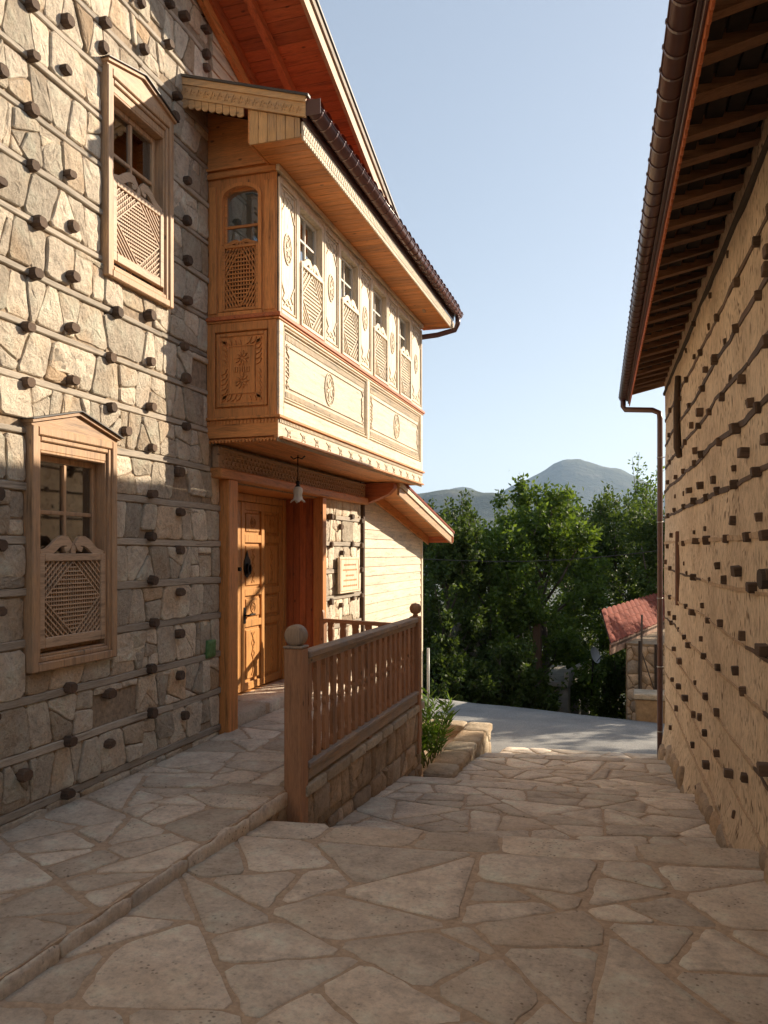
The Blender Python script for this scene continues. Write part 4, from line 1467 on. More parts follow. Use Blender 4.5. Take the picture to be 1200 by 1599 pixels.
d1 = door_leaf(6.10, 7.065, 'left door leaf half hidden behind the post', 0)
d2 = door_leaf(7.08, 8.045, 'right door leaf catching the sun', 1)
mb = MB()
mb.tube([MD(7.14, .98, .09), MD(7.30, .985, .09)], .009, 8); mb.tube([MD(7.15, .98, .05), MD(7.15, .98, .09)], .008, 8); mb.tube([MD(7.29, .985, .05), MD(7.29, .985, .09)], .008, 8)
mb.box(7.12, 7.17, .9, 1.06, .05, .056, .002, MD); mb.build('door_handle', M_IRON, d2)
mb = MB()
mb.prism([(7.19, 1.62), (7.22, 1.56), (7.26, 1.52), (7.27, 1.44), (7.24, 1.38), (7.19, 1.35), (7.14, 1.38), (7.12, 1.44), (7.13, 1.52), (7.16, 1.56)], .052, .06, MD)
mb.ribbon(oval(7.195, 1.44, .035, .05, 14), .014, .06, .085, MD, True); mb.build('door_knocker', M_IRON, d2)
mb = MB(); mb.tube([MD(6.99, 1.44, .05), MD(6.99, 1.44, .09)], .02, 10); mb.build('door_knocker', M_IRON, d1)
# door step
mb = MB(); mb.box(DXR, WALLX + .02, 6.06, 8.11, .10, .205, .0); step = mb.build('door_step', M_JOINT, house)
for (p, q) in ((6.07, 6.75), (6.77, 7.3), (7.32, 8.1)):
    mb = MB(); stone_mesh(mb, rough_outline([(DXR + .01, p), (WALLX + .035, p), (WALLX + .03, q), (DXR + .01, q)], .06, .006, .1), lambda a, b, h: (a, b, .2 + h), .11, .018, .008, .003)
    mb.build('step_stone', M_PAVE, step)

# corner board and pipe between house and annex
mb = MB(); mb.box(WALLX - .05, WALLX + .045, 9.50, 9.56, -.95, 2.3, .004); mb.build('corner_board', M_DARK2['z'], house)
# brackets under the bay at the far corner
mb = MB()
mb.prism([(WALLX, 2.47), (WALLX + .42, 2.47), (WALLX + .42, 2.40), (WALLX + .34, 2.33), (WALLX + .2, 2.27), (WALLX, 2.2)], 0, .14, lambda a, b, h: (a, 9.56 + h, b)); mb.build('bracket', M_RED['x'], house)

# ---------------------------------------------------------------- annex
annex = tag(empty('timber_annex', (-4.2, 11.0, -1.0)), 'pale horizontal boarded lean-to annex at the far end of the stone house', 'annex')
def az(y): return 2.43 - .182 * (y - 9.8)
AX = -2.76
mb = MB(); mb.box(-7.0, WALLX - .012, 9.57, 12.50, -1.5, 1.9); mb.build('wall_core', M_DARKIN, annex)
z = -.02
while z < 2.5:
    ye = 12.5 if az(12.5) - .05 > z + .1 else 9.8 + (2.43 - .03 - z) / .182
    ye = min(12.5, ye)
    if ye > 9.8:
        ye2 = min(12.5, max(9.6, 9.8 + (2.43 - .03 - z - .12) / .182))
        v = []
        for (a, zz, h) in ((9.565, z, .024), (ye, z, .024), (ye2, z + .118, .012), (9.565, z + .118, .012)):
            v += [MW(a, zz, h), MW(a, zz, -.012)]
        mb = MB(); mb.add(v, [(0, 2, 4, 6), (7, 5, 3, 1), (0, 1, 3, 2), (2, 3, 5, 4), (4, 5, 7, 6), (6, 7, 1, 0)])
        mb.build('siding_board', M_FRONT['y'], annex)
    z += .12
mb = MB(); mb.box(WALLX - .03, WALLX + .035, 12.50, 12.58, -.9, 1.92, .004); mb.build('corner_board', M_FRONT['z'], annex)
mb = MB()
for cpoly in voronoi(seeds_in(9.57, 12.56, -1.25, -.03, .3, .22, .3, random.Random(2)), [(9.57, -1.25), (12.56, -1.25), (12.56, -.03), (9.57, -.03)]):
    p = inset(cpoly, .006)
    if p and area(p) > .002:
        m1 = MB(); stone_mesh(m1, rough_outline(p, .06, .005), MW, .03, .02, .01, .012); m1.build('stone', M_STONE, annex, recalc=False)
def aslope(mb, x0, x1, ya, yb, d0, d1):
    v = [(x, y_, az(y_) + d) for x in (x0, x1) for y_ in (ya, yb) for d in (d0, d1)]
    mb.add(v, [(0, 1, 3, 2), (4, 6, 7, 5), (0, 4, 5, 1), (2, 3, 7, 6), (0, 2, 6, 4), (1, 5, 7, 3)])
mb = MB(); aslope(mb, AX - .03, AX, 9.75, 12.95, -.11, .06); mb.build('verge_board', M_CASE['y'], annex)
mb = MB(); aslope(mb, AX + .001, AX + .02, 9.75, 12.97, -.0, .065); mb.build('verge_trim', M_FRONT['y'], annex)
mb = MB(); aslope(mb, -7.2, AX + .03, 9.7, 13.0, .066, .10); mb.build('roof', M_TILE, annex)
y = 9.78
while y < 12.9:
    mb = MB(); v = [(x, y_, az(y_) + d) for x in (WALLX - .02, AX - .031) for y_ in (y, y + .098) for d in (.0, .02)]
    mb.add(v, [(0, 1, 3, 2), (4, 6, 7, 5), (0, 4, 5, 1), (2, 3, 7, 6), (0, 2, 6, 4), (1, 5, 7, 3)]); mb.build('soffit_board', M_PINE['x'], annex); y += .102
mb = MB(); aslope(mb, WALLX + .026, WALLX + .055, 9.6, 12.9, -.13, -.003); mb.build('frieze_board', M_PINE['y'], annex)
mb = MB(); mb.box(WALLX - .02, AX + .02, 12.9, 12.94, az(12.9) - .10, az(12.9) + .06, .004); mb.build('eave_board', M_RED['x'], annex)
mb = MB(); mb.tube([(-3.09, 12.63, -1.15), (-3.09, 12.63, .05)], .022, 10); mb.build('white_pipe', plain('white_pvc', (.5, .5, .46), .4), annex)

# ---------------------------------------------------------------- wall plaque
mb = MB(); mb.box(8.53, 9.22, 1.13, 1.55, .055, .085, .006, MW)
pl = mb.build('wall_plaque', M_FRONT['z']); tag(pl, 'pale wooden plaque with faint carved lines on the stone pillar by the door', 'plaque')
mb = MB(); mb.box(8.555, 9.195, 1.155, 1.16, .0851, .088, 0, MW); mb.box(8.555, 9.195, 1.52, 1.525, .0851, .088, 0, MW); mb.box(8.555, 8.565, 1.165, 1.515, .0851, .088, 0, MW); mb.box(9.185, 9.195, 1.165, 1.515, .0851, .088, 0, MW)
mb.build('plaque_border', M_PINE['z'], pl)
rs = random.Random(4); mb = MB()
for (zz, w) in ((1.46, .42), (1.40, .50), (1.335, .30), (1.28, .44), (1.215, .48)):
    a = 8.875 - w / 2
    while a < 8.875 + w / 2:
        l = rs.uniform(.012, .03); mb.box(a, a + l, zz - .012, zz + .008, .0851, .0866, 0, MW); a += l + rs.uniform(.008, .016)
mb.build('plaque_carving', M_PINE['y'], pl, kind='stuff')
mb = MB(); mb.box(8.6, 8.66, 1.50, 1.54, .0, .054, 0, MW); mb.box(9.05, 9.1, 1.2, 1.24, .0, .054, 0, MW); mb.build('mount_block', M_DARK2['y'], pl)

# ---------------------------------------------------------------- hanging lamp
LX, LY = -2.86, 6.72
lamp = tag(empty('hanging_lamp', (LX, LY, 2.0)), 'small hanging lamp with frosted tulip glass under the bay above the door', 'lamp')
mb = MB(); mb.tube([(LX, LY, 2.485), (LX, LY, 2.25)], .005, 6)
mb.ribbon([(LX - .07, 2.475), (LX - .04, 2.45), (LX, 2.465), (LX + .04, 2.45), (LX + .07, 2.475)], .01, -.006, .006, lambda a, b, h: (a, LY + h, b)); mb.build('chain', M_IRON, lamp)
mb = MB(); mb.lathe([(.0, 2.255), (.016, 2.25), (.02, 2.23), (.014, 2.215), (.024, 2.205), (.024, 2.19)], (LX, LY, 0), 12); mb.build('lamp_cap', M_IRON, lamp)
mb = MB(); seg = 24; v = []; pr = [(.020, 2.20), (.042, 2.185), (.044, 2.15), (.036, 2.12), (.044, 2.085), (.066, 2.065)]
for r_, h in pr:
    for k in range(seg):
        a = 2 * math.pi * k / seg; w = 1 + (.14 if h < 2.13 else .03) * math.cos(a * 6)
        v.append((LX + r_ * w * math.cos(a), LY + r_ * w * math.sin(a), h - (.014 * math.cos(a * 6) if h < 2.07 else 0)))
mb.add(v, [(i * seg + k, i * seg + (k + 1) % seg, (i + 1) * seg + (k + 1) % seg, (i + 1) * seg + k) for i in range(len(pr) - 1) for k in range(seg)], True)
mb.build('lamp_shade', plain('frosted_glass', (.62, .58, .48), .35), lamp)

# ---------------------------------------------------------------- low wall and railing
lw = tag(empty('low_stone_wall', (-2.02, 6.1, -.9)), 'low rubble stone wall carrying the wooden railing beside the steps', 'wall')
mb = MB(); mb.box(-2.11, -1.965, 4.66, 7.72, -1.6, .115); mb.build('wall_core', M_MORTAR, lw)
ML = lambda a, b, h: (-1.965 + h, a, b)
lst = []
rnd = random.Random(31)
for (z0, z1) in ((-.95, -.72), (-.72, -.48), (-.48, -.22), (-.22, .06)):
    lst += band_stones(4.66, 7.70, z0, z1, rnd, ML, .02, .16, .3, .45)
for i, (sz, p, M, H) in enumerate(lst):
    rs = random.Random(i + 500); mb = MB(); stone_mesh(mb, p, M, .03, H, .010, .01, rs); mb.build('stone', M_STONE2, lw, recalc=False)
MLe = lambda a, b, h: (a, 7.72 + h, b)
y = 4.66
while y < 7.7:
    y1 = min(7.74, y + rnd.uniform(.28, .5)); 
    if 7.74 - y1 < .15: y1 = 7.74
    mb = MB(); stone_mesh(mb, rough_outline([(-2.13, y + .004), (-1.925, y + .004), (-1.925, y1 - .004), (-2.13, y1 - .004)], .07, .006, .08, rnd), lambda a, b, h: (a, b, .105 + h), .045, .02, .008, .005, rnd)
    mb.build('coping_stone', M_CURB, lw); y = y1
# the small return wall closing the walkway end in front of the post
mb = MB()
for p in voronoi(seeds_in(4.3, 4.62, -.2, .09, .16, .3, .2, rnd), [(4.3, -.25), (4.64, -.25), (4.64, .085), (4.3, .085)]):
    p2 = inset(p, .005)
    if p2: stone_mesh(mb, rough_outline(p2, .05, .004, .1, rnd), lambda a, b, h: (-2.045 + h, a, b), .03, .01, .008, .006, rnd)
mb.build('end_stone', M_STONE2, lw)

RXX = -1.975
rail = tag(empty('wooden_railing', (RXX, 6.1, .12)), 'brown wooden railing with ball topped posts along the raised walkway', 'railing')
def post(x, y, z0, z1, w, big=True):
    mb = MB(); mb.box(x - w / 2, x + w / 2, y - w / 2, y + w / 2, z0, z1, .008)
    return mb.build('post', M_RAIL['z'], rail)
PYN = 4.66
p1 = post(RXX - .02, PYN, -.75, 1.0, .118)
mb = MB(); mb.box(RXX - .084, RXX + .044, PYN - .064, PYN + .064, 1.0, 1.016, .006)
prof = [(0, -.05), (.045, -.05), (.062, -.043), (.069, -.028), (.069, .028), (.062, .043), (.045, .05), (0, .05)]
mb.lathe(prof, (RXX - .02, PYN, 1.078), 28, 'y'); mb.build('finial', M_RAILTOP['z'], p1)
p2 = post(RXX, 7.55, -.35, .98, .10)
mb = MB(); mb.lathe([(.02, .98), (.03, .99), (.02, 1.0), (.045, 1.015), (.058, 1.045), (.058, 1.07), (.04, 1.10), (0, 1.11)], (RXX, 7.55, 0), 20); mb.build('finial', M_RAIL['z'], p2)
mb = MB(); mb.box(RXX - .045, RXX + .045, PYN + .073, 7.5, .925, .972, .008); mb.box(RXX - .02, RXX + .02, PYN + .073, 7.5, .885, .924, .003); mb.build('top_rail', M_RAILTOP['y'], rail)
mb = MB(); mb.box(RXX - .05, RXX + .05, PYN + .073, 7.5, .225, .262, .006); mb.box(RXX - .03, RXX + .035, PYN + .073, 7.5, .15, .224, .006); mb.build('bottom_rail', M_RAILTOP['y'], rail)
mb = MB(); mb.box(RXX - .03, RXX + .03, 6.0, 6.06, .125, .15); mb.box(RXX - .03, RXX + .03, 7.3, 7.36, .125, .15); mb.build('rail_foot', M_RAIL['y'], rail)
def baluster_prof(w):
    L_ = [(1.0, 0), (1.0, .08), (.8, .12), (.95, .2), (1.0, .38), (.62, .45), (.55, .49), (.9, .52), (.9, .55), (.6, .58), (.7, .65), (1., .78), (.98, .88), (.8, .92), (1.0, .95), (1.0, 1.)]
    return [(x * w / 2, t) for x, t in L_] + [(-x * w / 2, t) for x, t in L_[::-1]]
nb = 18; first = None
for i in range(nb):
    yb = PYN + .073 + (i + .5) * (7.5 - PYN - .073) / nb
    if first is None:
        mb = MB(); mb.prism([(yb + a, .262 + t * (.885 - .262)) for a, t in baluster_prof(.080)], -.014, .014, lambda a, b, h: (RXX + h, a, b))
        first = mb.build('baluster', M_RAIL['z'], rail); fy = yb
    else: share(first, 'baluster', rail, ORG[first.name] + Vector((0, yb - fy, 0)))
# far return railing towards the house
A, B = Vector((-3.12, 8.02, 0)), Vector((RXX, 7.60, 0))
d = (B - A); ang = math.atan2(d.y, d.x); Ld = d.length; dn = d.normalized(); nn_ = Vector((-dn.y, dn.x, 0))
MR = lambda a, b, h: tuple(A + dn * a + nn_ * h + Vector((0, 0, b)))
rail2 = tag(empty('wooden_railing', tuple((A + B) / 2 + Vector((0, 0, .12)))), 'short wooden railing closing the far end of the walkway in front of the pillar', 'railing')
mb = MB(); mb.box(0, Ld - .03, .855, .895, -.03, .03, .006, MR); mb.build('top_rail', M_RAIL['x'], rail2)
mb = MB(); mb.box(0, Ld - .03, .22, .26, -.03, .03, .006, MR); mb.build('bottom_rail', M_RAIL['x'], rail2)
mb = MB(); mb.box(-.03, .03, .12, .90, -.03, .03, .006, MR); mb.prism([(-.02, .9), (.02, .9), (.012, .96), (0, .985), (-.012, .96)], -.015, .015, MR); mb.build('post', M_RAIL['z'], rail2)
for i in range(7):
    a = (i + .65) * Ld / 7.2
    mb = MB(); mb.prism([(a + x, .26 + t * (.855 - .26)) for x, t in baluster_prof(.075)], -.012, .012, MR)
    mb.build('baluster', M_RAIL['z'], rail2)

# ---------------------------------------------------------------- sunlit planter and shrub
pz = -.60
plant = tag(empty('planter_wall', (-2.3, 9.2, -1.1)), 'low pale stone planter edge catching the sun beyond the railing', 'planter')
mb = MB(); mb.box(-3.15, -1.70, 7.76, 10.30, -1.6, pz - .16); mb.box(-1.95, -1.70, 7.76, 10.30, -1.6, pz - .02); mb.box(-3.15, -1.951, 10.05, 10.30, -1.6, pz - .02)
mb.build('wall_core', M_JOINT, plant)
rnd = random.Random(77)
for (y0, y1) in ((7.77, 8.2), (8.2, 8.75), (8.75, 9.2), (9.2, 9.8), (9.8, 10.31)):
    mb = MB(); stone_mesh(mb, rough_outline([(-1.97, y0 + .006), (-1.66, y0 + .006), (-1.66, y1 - .006), (-1.97, y1 - .006)], .07, .01, .12, rnd), lambda a, b, h: (a, b, pz + h - .03), .04, .03, .01, .006, rnd); mb.build('coping_stone', M_CURB, plant)
for (x0, x1) in ((-3.1, -2.5), (-2.5, -1.98)):
    mb = MB(); stone_mesh(mb, rough_outline([(x0, 10.02), (x1 - .01, 10.02), (x1 - .01, 10.32), (x0, 10.32)], .07, .01, .12, rnd), lambda a, b, h: (a, b, pz + h - .03), .04, .03, .01, .006, rnd); mb.build('coping_stone', M_CURB, plant)
MP = lambda a, b, h: (-1.70 + h, a, b)
for p in voronoi(seeds_in(7.8, 10.3, -1.3, pz - .03, .3, .2, .3, rnd), [(7.8, -1.4), (10.3, -1.4), (10.3, pz - .035), (7.8, pz - .035)]):
    p2 = inset(p, .006)
    if p2 and area(p2) > .002:
        mb = MB(); stone_mesh(mb, rough_outline(p2, .06, .005, .15, rnd), MP, .03, .018, .01, .01, rnd); mb.build('stone', M_CURB, plant, recalc=False)

def leaf_mat(name, c1, c2, trans=.4):
    m, nt, b = new_mat(name)
    out = [n for n in nt.nodes if n.type == 'OUTPUT_MATERIAL'][0]
    at = N(nt, 'ShaderNodeAttribute', attribute_name='tint')
    r = ramp(nt, [(0, c1), (1, c2)]); nt.links.new(at.outputs['Fac'], r.inputs[0])
    nt.links.new(r.outputs[0], b.inputs['Base Color']); b.inputs['Roughness'].default_value = .6; b.inputs['Specular IOR Level'].default_value = .25
    tl = N(nt, 'ShaderNodeBsdfTranslucent')
    hs = N(nt, 'ShaderNodeHueSaturation'); hs.inputs['Hue'].default_value = .48; hs.inputs['Saturation'].default_value = 1.15; hs.inputs['Value'].default_value = 1.5
    nt.links.new(r.outputs[0], hs.inputs['Color']); nt.links.new(hs.outputs[0], tl.inputs[0])
    mx = N(nt, 'ShaderNodeMixShader'); mx.inputs[0].default_value = trans
    nt.links.new(b.outputs[0], mx.inputs[1]); nt.links.new(tl.outputs[0], mx.inputs[2]); nt.links.new(mx.outputs[0], out.inputs[0])
    return m

def leaves_object(name, pos, dirs, size, mat, parent, asp=.45, rng=None, droop=.3):
    """each leaf is a folded lens of four triangles with its own tint"""
    n = len(pos)
    rng = rng or np.random.RandomState(1)
    d = dirs / np.linalg.norm(dirs, axis=1)[:, None]
    d[:, 2] -= droop; d /= np.linalg.norm(d, axis=1)[:, None]
    rv = rng.normal(size=(n, 3)); s = np.cross(d, rv); s /= np.linalg.norm(s, axis=1)[:, None] + 1e-9
    nrm = np.cross(d, s)
    L = size * rng.uniform(.65, 1.25, n)[:, None]; Wd = L * asp
    p0 = pos; p1 = pos + d * L
    a = pos + d * L * .45 + s * Wd * .5 + nrm * Wd * .12; c = pos + d * L * .45 - s * Wd * .5 + nrm * Wd * .12
    V = np.stack([p0, a, p1, c], 1).reshape(-1, 3)
    org = ORG[parent.name] if parent else Vector()
    cen = V.mean(0); V = V - cen
    idx = np.arange(n)[:, None] * 4
    Fc = np.concatenate([idx + np.array([0, 1, 2]), idx + np.array([0, 2, 3])], 1).reshape(-1)
    me = bpy.data.meshes.new(name)
    me.vertices.add(len(V)); me.vertices.foreach_set('co', V.reshape(-1))
    me.loops.add(len(Fc)); me.loops.foreach_set('vertex_index', Fc)
    me.polygons.add(2 * n); me.polygons.foreach_set('loop_start', np.arange(0, len(Fc), 3)); me.polygons.foreach_set('loop_total', np.full(2 * n, 3))
    me.update(calc_edges=True)
    at = me.attributes.new('tint', 'FLOAT', 'POINT'); at.data.foreach_set('value', np.repeat(rng.uniform(0, 1, n), 4))
    me.materials.append(mat)
    o = bpy.data.objects.new(name, me); col.objects.link(o)
    o.parent = parent; o.location = Vector(cen) - org
    ORG[o.name] = Vector(cen)
    return o

M_OLE = leaf_mat('oleander_leaf', (.05, .12, .02), (.14, .24, .05), .3)
sh = tag(empty('oleander_shrub', (-2.2, 8.75, -.75)), 'green oleander with narrow upright leaves behind the end of the low wall', 'shrub')
rng = np.random.RandomState(5); P_ = []; D_ = []; st = MB()
for k in range(17):
    a = rng.uniform(0, 6.28); lean = rng.uniform(.1, .6); h = rng.uniform(.35, .85)
    b0 = np.array([-2.12 + rng.uniform(-.12, .12), 8.8 + rng.uniform(-.3, .3), -.76]); tip = b0 + np.array([math.cos(a) * lean * h * .7, math.sin(a) * lean * h * .7, h])
    pts = [b0 + (tip - b0) * t + np.array([0, 0, .03 * math.sin(t * 3)]) for t in np.linspace(0, 1, 5)]
    st.tube(pts, [.009, .008, .007, .005, .003], 5)
    for t in np.linspace(.25, 1, 15):
        for q in range(3):
            an = rng.uniform(0, 6.28)
            P_.append(b0 + (tip - b0) * t); D_.append([math.cos(an) * .8, math.sin(an) * .8, rng.uniform(.3, 1.1)])
st.build('stem', plain('green_stem', (.12, .15, .05), .7), sh)
leaves_object('foliage', np.array(P_), np.array(D_), .145, M_OLE, sh, .17, rng, .0)

# ================================================================== RIGHT MUD-PLASTERED HOUSE (built in its own turned frame)
RO = Vector((2.5, 4.0, -.6))
ox, oy = uv2xy(RO.x, RO.y)
rh = empty('plastered_house', (ox, oy, RO.z), RX, org=tuple(RO))
tag(rh, 'tan mud plastered house with protruding timber ends and wide dark eaves', 'house')
m, nt, b = new_mat('straw_mud_plaster')
v = coords(nt, (1, 1, 1), False)
n1 = noise_tex(nt, v, 1.4, 6, .6)
r = ramp(nt, [(.3, (.52, .40, .28)), (.5, (.66, .52, .37)), (.7, (.74, .60, .44))]); nt.links.new(n1, r.inputs[0])
# straw: many short dark strokes
vs = coords(nt, (21, 21, 9.5), False)
wv = N(nt, 'ShaderNodeTexNoise'); wv.inputs['Scale'].default_value = .25; wv.inputs['Detail'].default_value = 2
nt.links.new(vs, wv.inputs['Vector'])
mxv = N(nt, 'ShaderNodeVectorMath', operation='MULTIPLY_ADD'); mxv.inputs[1].default_value = (8, 8, 4)
nt.links.new(wv.outputs['Color'], mxv.inputs[0]); nt.links.new(vs, mxv.inputs[2])
vo = N(nt, 'ShaderNodeTexVoronoi'); vo.inputs['Scale'].default_value = 1.; vo.inputs['Randomness'].default_value = 1.
nt.links.new(mxv.outputs[0], vo.inputs['Vector'])
rk = ramp(nt, [(.17, (.85,)), (.32, (0.,))]); nt.links.new(vo.outputs['Distance'], rk.inputs[0])
nz = noise_tex(nt, v, 3.2, 3, .6); rz_ = ramp(nt, [(.38, (0.,)), (.52, (1.,))]); nt.links.new(nz, rz_.inputs[0])
mk = N(nt, 'ShaderNodeMath', operation='MULTIPLY'); nt.links.new(rk.outputs[0], mk.inputs[0]); nt.links.new(rz_.outputs[0], mk.inputs[1])
nst = noise_tex(nt, mxv.outputs[0], 1.2, 4, .7)
rst = ramp(nt, [(.35, (.6,)), (.55, (1.05,))]); nt.links.new(nst, rst.inputs[0])
c1 = mixc(nt, .8, r.outputs[0], rst.outputs[0], 'MULTIPLY')
c2 = mixc(nt, mk.outputs[0], c1, (.13, .08, .045))
nt.links.new(c2, b.inputs['Base Color']); b.inputs['Roughness'].default_value = .95; b.inputs['Specular IOR Level'].default_value = .15
p = bump(nt, b, nst, .8, .012)
inv = N(nt, 'ShaderNodeMath', operation='SUBTRACT'); inv.inputs[0].default_value = 1; nt.links.new(mk.outputs[0], inv.inputs[1])
bump(nt, b, inv.outputs[0], .7, .012, p)
M_MUD = m
VE = 11.02
def flare(z, v_): 
    g = -.1 - .11 * max(0, v_ - 3.5)
    return max(0, .30 - (z - g)) * .16 if z < g + .3 else 0
BEAM_Z = [-.22, .09, .42, .77, 1.08, 1.40, 1.72, 2.05, 2.39, 2.70, 3.0, 3.32]
def wall_h(v_, z):
    h = .022 * noise.noise(Vector((v_ * .9, z * 1.1, 7))) + .010 * noise.noise(Vector((v_ * 4, z * 4, 2)))
    return h + flare(z, v_)
mb = MB(); nv, nz_ = 190, 84
for j in range(nz_ + 1):
    for i in range(nv + 1):
        v_ = -6 + (VE + 6) * i / nv; z = -1.7 + 6.1 * j / nz_
        mb.v.append((UW - wall_h(v_, z), v_, z))
for j in range(nz_):
    for i in range(nv):
        a = j * (nv + 1) + i
        mb.f.append((a, a + nv + 1, a + nv + 2, a + 1)); mb.smooth.append(True)
mb.build('wall', M_MUD, rh)
mb = MB(); mb.box(UW + .03, 6.5, -6, VE, -1.7, 4.35); mb.build('wall', M_MUD, rh)
MU = lambda a, b, h: (UW - h, a, b)      # a = v, b = z, h = towards the lane
# beams: thin level timbers half buried in the plaster
rnd = random.Random(55)
for k, z in enumerate(BEAM_Z):
    v0 = .6
    while v0 < VE - .1:
        v1 = min(VE, v0 + rnd.uniform(1.5, 3.2))
        if VE - v1 < .5: v1 = VE
        n = max(3, int((v1 - v0) / .16)); th = (.020 if k in (1, 2, 3, 4, 5) else .030) * rnd.uniform(.8, 1.25)
        mb = MB(); vv = []
        for i in range(n + 1):
            a = v0 + (v1 - v0 - .02) * i / n
            zz = z + .035 * noise.noise(Vector((a * .55, k * 3.1, 0))) + rnd.uniform(-.005, .005) - .01
            t = th * (1 + .5 * noise.noise(Vector((a * 2.3, k, 5)))); hh = wall_h(a, zz) + .008 + rnd.uniform(-.004, .004)
            vv += [MU(a, zz - t / 2, hh - .05), MU(a, zz - t / 2, hh), MU(a, zz + t / 2, hh + .004), MU(a, zz + t / 2, hh - .05)]
        mb.add(vv, [(i * 4 + q, i * 4 + (q + 1) % 4, (i + 1) * 4 + (q + 1) % 4, (i + 1) * 4 + q) for i in range(n) for q in range(4)] + [(0, 1, 2, 3), (n * 4 + 3, n * 4 + 2, n * 4 + 1, n * 4)])
        mb.build('timber_beam', M_DARK2['y'] if k > 6 or rnd.random() < .25 else plain('mud_ledge', (.46, .33, .21), .95, nz=.35, scale=25), rh)
        v0 = v1
RK = [(4.30,3.29,1),(4.67,3.27,1),(5.31,3.26,1),(6.11,3.27,1),(4.28,3.08,2),(4.33,3.01,2),(4.60,2.96,1),(5.34,2.99,1),(5.72,3.58,0),(6.60,3.58,0),(7.56,3.63,1),(6.67,3.36,0),(5.79,3.02,0),(4.33,2.65,2),(6.17,2.99,2),(7.12,3.27,1),(7.67,3.36,0),(8.37,3.59,0),(6.80,3.05,1),(8.25,3.28,1),(7.04,2.95,1),(5.15,2.63,1),(5.60,2.73,0),(5.87,2.66,1),(9.51,3.37,0),(8.87,3.21,1),(7.98,2.98,1),(10.08,3.29,1),(7.12,2.77,2),(6.58,2.68,1),(7.77,2.76,1),(7.29,2.68,1),(9.07,3.03,0),(8.94,2.92,2),(8.25,2.67,1),(9.01,2.75,1),(10.17,3.01,1),(9.14,2.67,1),(10.08,2.68,1),(7.52,2.50,1),(7.00,2.41,2),(7.57,2.39,1),(8.43,2.41,1),(9.36,2.43,1),(10.44,2.47,1),(5.99,2.37,1),(5.33,2.37,2),(4.85,2.44,1),(4.61,2.37,1),(4.31,2.16,2),(5.03,2.18,2),(5.50,2.14,0),(4.61,2.03,2),(6.27,2.13,1),(5.43,2.03,1),(7.08,2.16,2),(7.87,2.18,2),(6.08,2.04,1),(6.76,2.04,1),(7.57,2.06,2),(8.43,2.06,1),(9.51,2.23,0),(8.55,2.19,0),(9.51,2.08,1),(10.26,2.05,1),(6.92,1.79,0),(7.67,1.78,0),(5.45,1.80,1),(4.58,1.79,1),(9.91,1.80,1),(8.43,1.69,1),(7.43,1.70,2),(6.69,1.70,2),(5.68,1.69,1),(4.95,1.69,1),(4.39,1.69,2),(10.35,1.68,1),(8.49,1.49,0),(6.02,1.51,1),(5.24,1.49,2),(8.20,1.40,0),(7.57,1.38,2),(5.76,1.42,1),(6.61,1.39,0),(4.76,1.41,2),(4.25,1.49,2),(10.08,1.41,1),(10.63,1.48,1),(10.08,1.07,1),(8.25,1.08,1),(7.12,1.16,0),(7.67,1.06,2),(6.65,1.07,1),(5.96,1.11,1),(5.09,1.11,1),(4.48,1.10,2),(9.51,0.87,1),(9.91,0.78,1),(10.17,0.87,1),(9.14,0.77,0),(8.37,0.77,1),(7.21,0.87,0),(7.98,0.73,2),(6.92,0.76,1),(6.05,0.79,1),(5.36,0.87,1),(9.59,0.51,1),(8.80,0.48,2),(9.75,0.14,1),(8.94,0.19,2),(7.62,0.44,0),(8.31,0.18,2),(6.80,0.46,1),(9.29,-0.11,1),(7.62,0.15,1),(7.16,0.22,1),(6.17,0.45,1),(5.07,0.79,1),(6.84,0.16,1),(7.67,-0.13,1),(6.17,0.16,1),(6.65,-0.05,2),(5.58,0.17,2),(4.39,0.51,2),(5.03,0.29,1),(10.00,-0.47,1),(7.04,-0.35,1),(5.43,-0.05,0)]
for i in range(16): RK.append((rnd.uniform(1., 4.), rnd.choice(BEAM_Z[1:]) + rnd.uniform(-.05, .0), rnd.choice((1, 1, 2))))
protos = {}
for i, (v_, z, k) in enumerate(RK):
    key = (k, i % 3)
    if key not in protos:
        rs = random.Random(i + 90); w = (.014, .024, .038)[k] * rs.uniform(.9, 1.1); h_ = (.022, .027, .029)[k]; l = (.016, .034, .048)[k]
        mb = MB(); mb.box(-.08, l, -w, w, -h_, h_, .005, lambda a, b_, c_, V=v_, Z=z: (UW - a, V + b_, Z + c_), jit=.003)
        o = mb.build('timber_end', M_DARK2['x'], rh); protos[key] = (o, ORG[o.name] - Vector((UW, v_, z)))
    else:
        o, off = protos[key]
        share(o, 'timber_end', rh, Vector((UW - max(0, wall_h(v_, z)), v_, z)) + off, (rnd.uniform(-.12, .12), rnd.uniform(-.1, .1), rnd.uniform(-.15, .15)), (1, rnd.uniform(.85, 1.2), rnd.uniform(.85, 1.15)))
# hollow log end, vertical batten, post near the far corner
mb = MB(); mb.tube([MU(4.28, 1.475, -.05), MU(4.27, 1.47, .07)], .05, 12); mb.build('timber_end', M_DARK['x'], rh, label='large round log end in the plastered wall')
mb = MB(); mb.box(9.16, 9.25, 1.03, 1.83, -.02, .03, .006, MU, jit=.004); mb.build('batten', wood('worn_brown_wood', (.20, .105, .07), 'z', .85, .1), rh)
mb = MB(); mb.tube([MU(8.9, 3.45, .03), MU(8.87, 3.1, .045), MU(8.9, 2.7, .035), MU(8.86, 2.6, .02)], [.03, .035, .04, .03], 8); mb.build('upright_timber', M_DARK2['z'], rh)
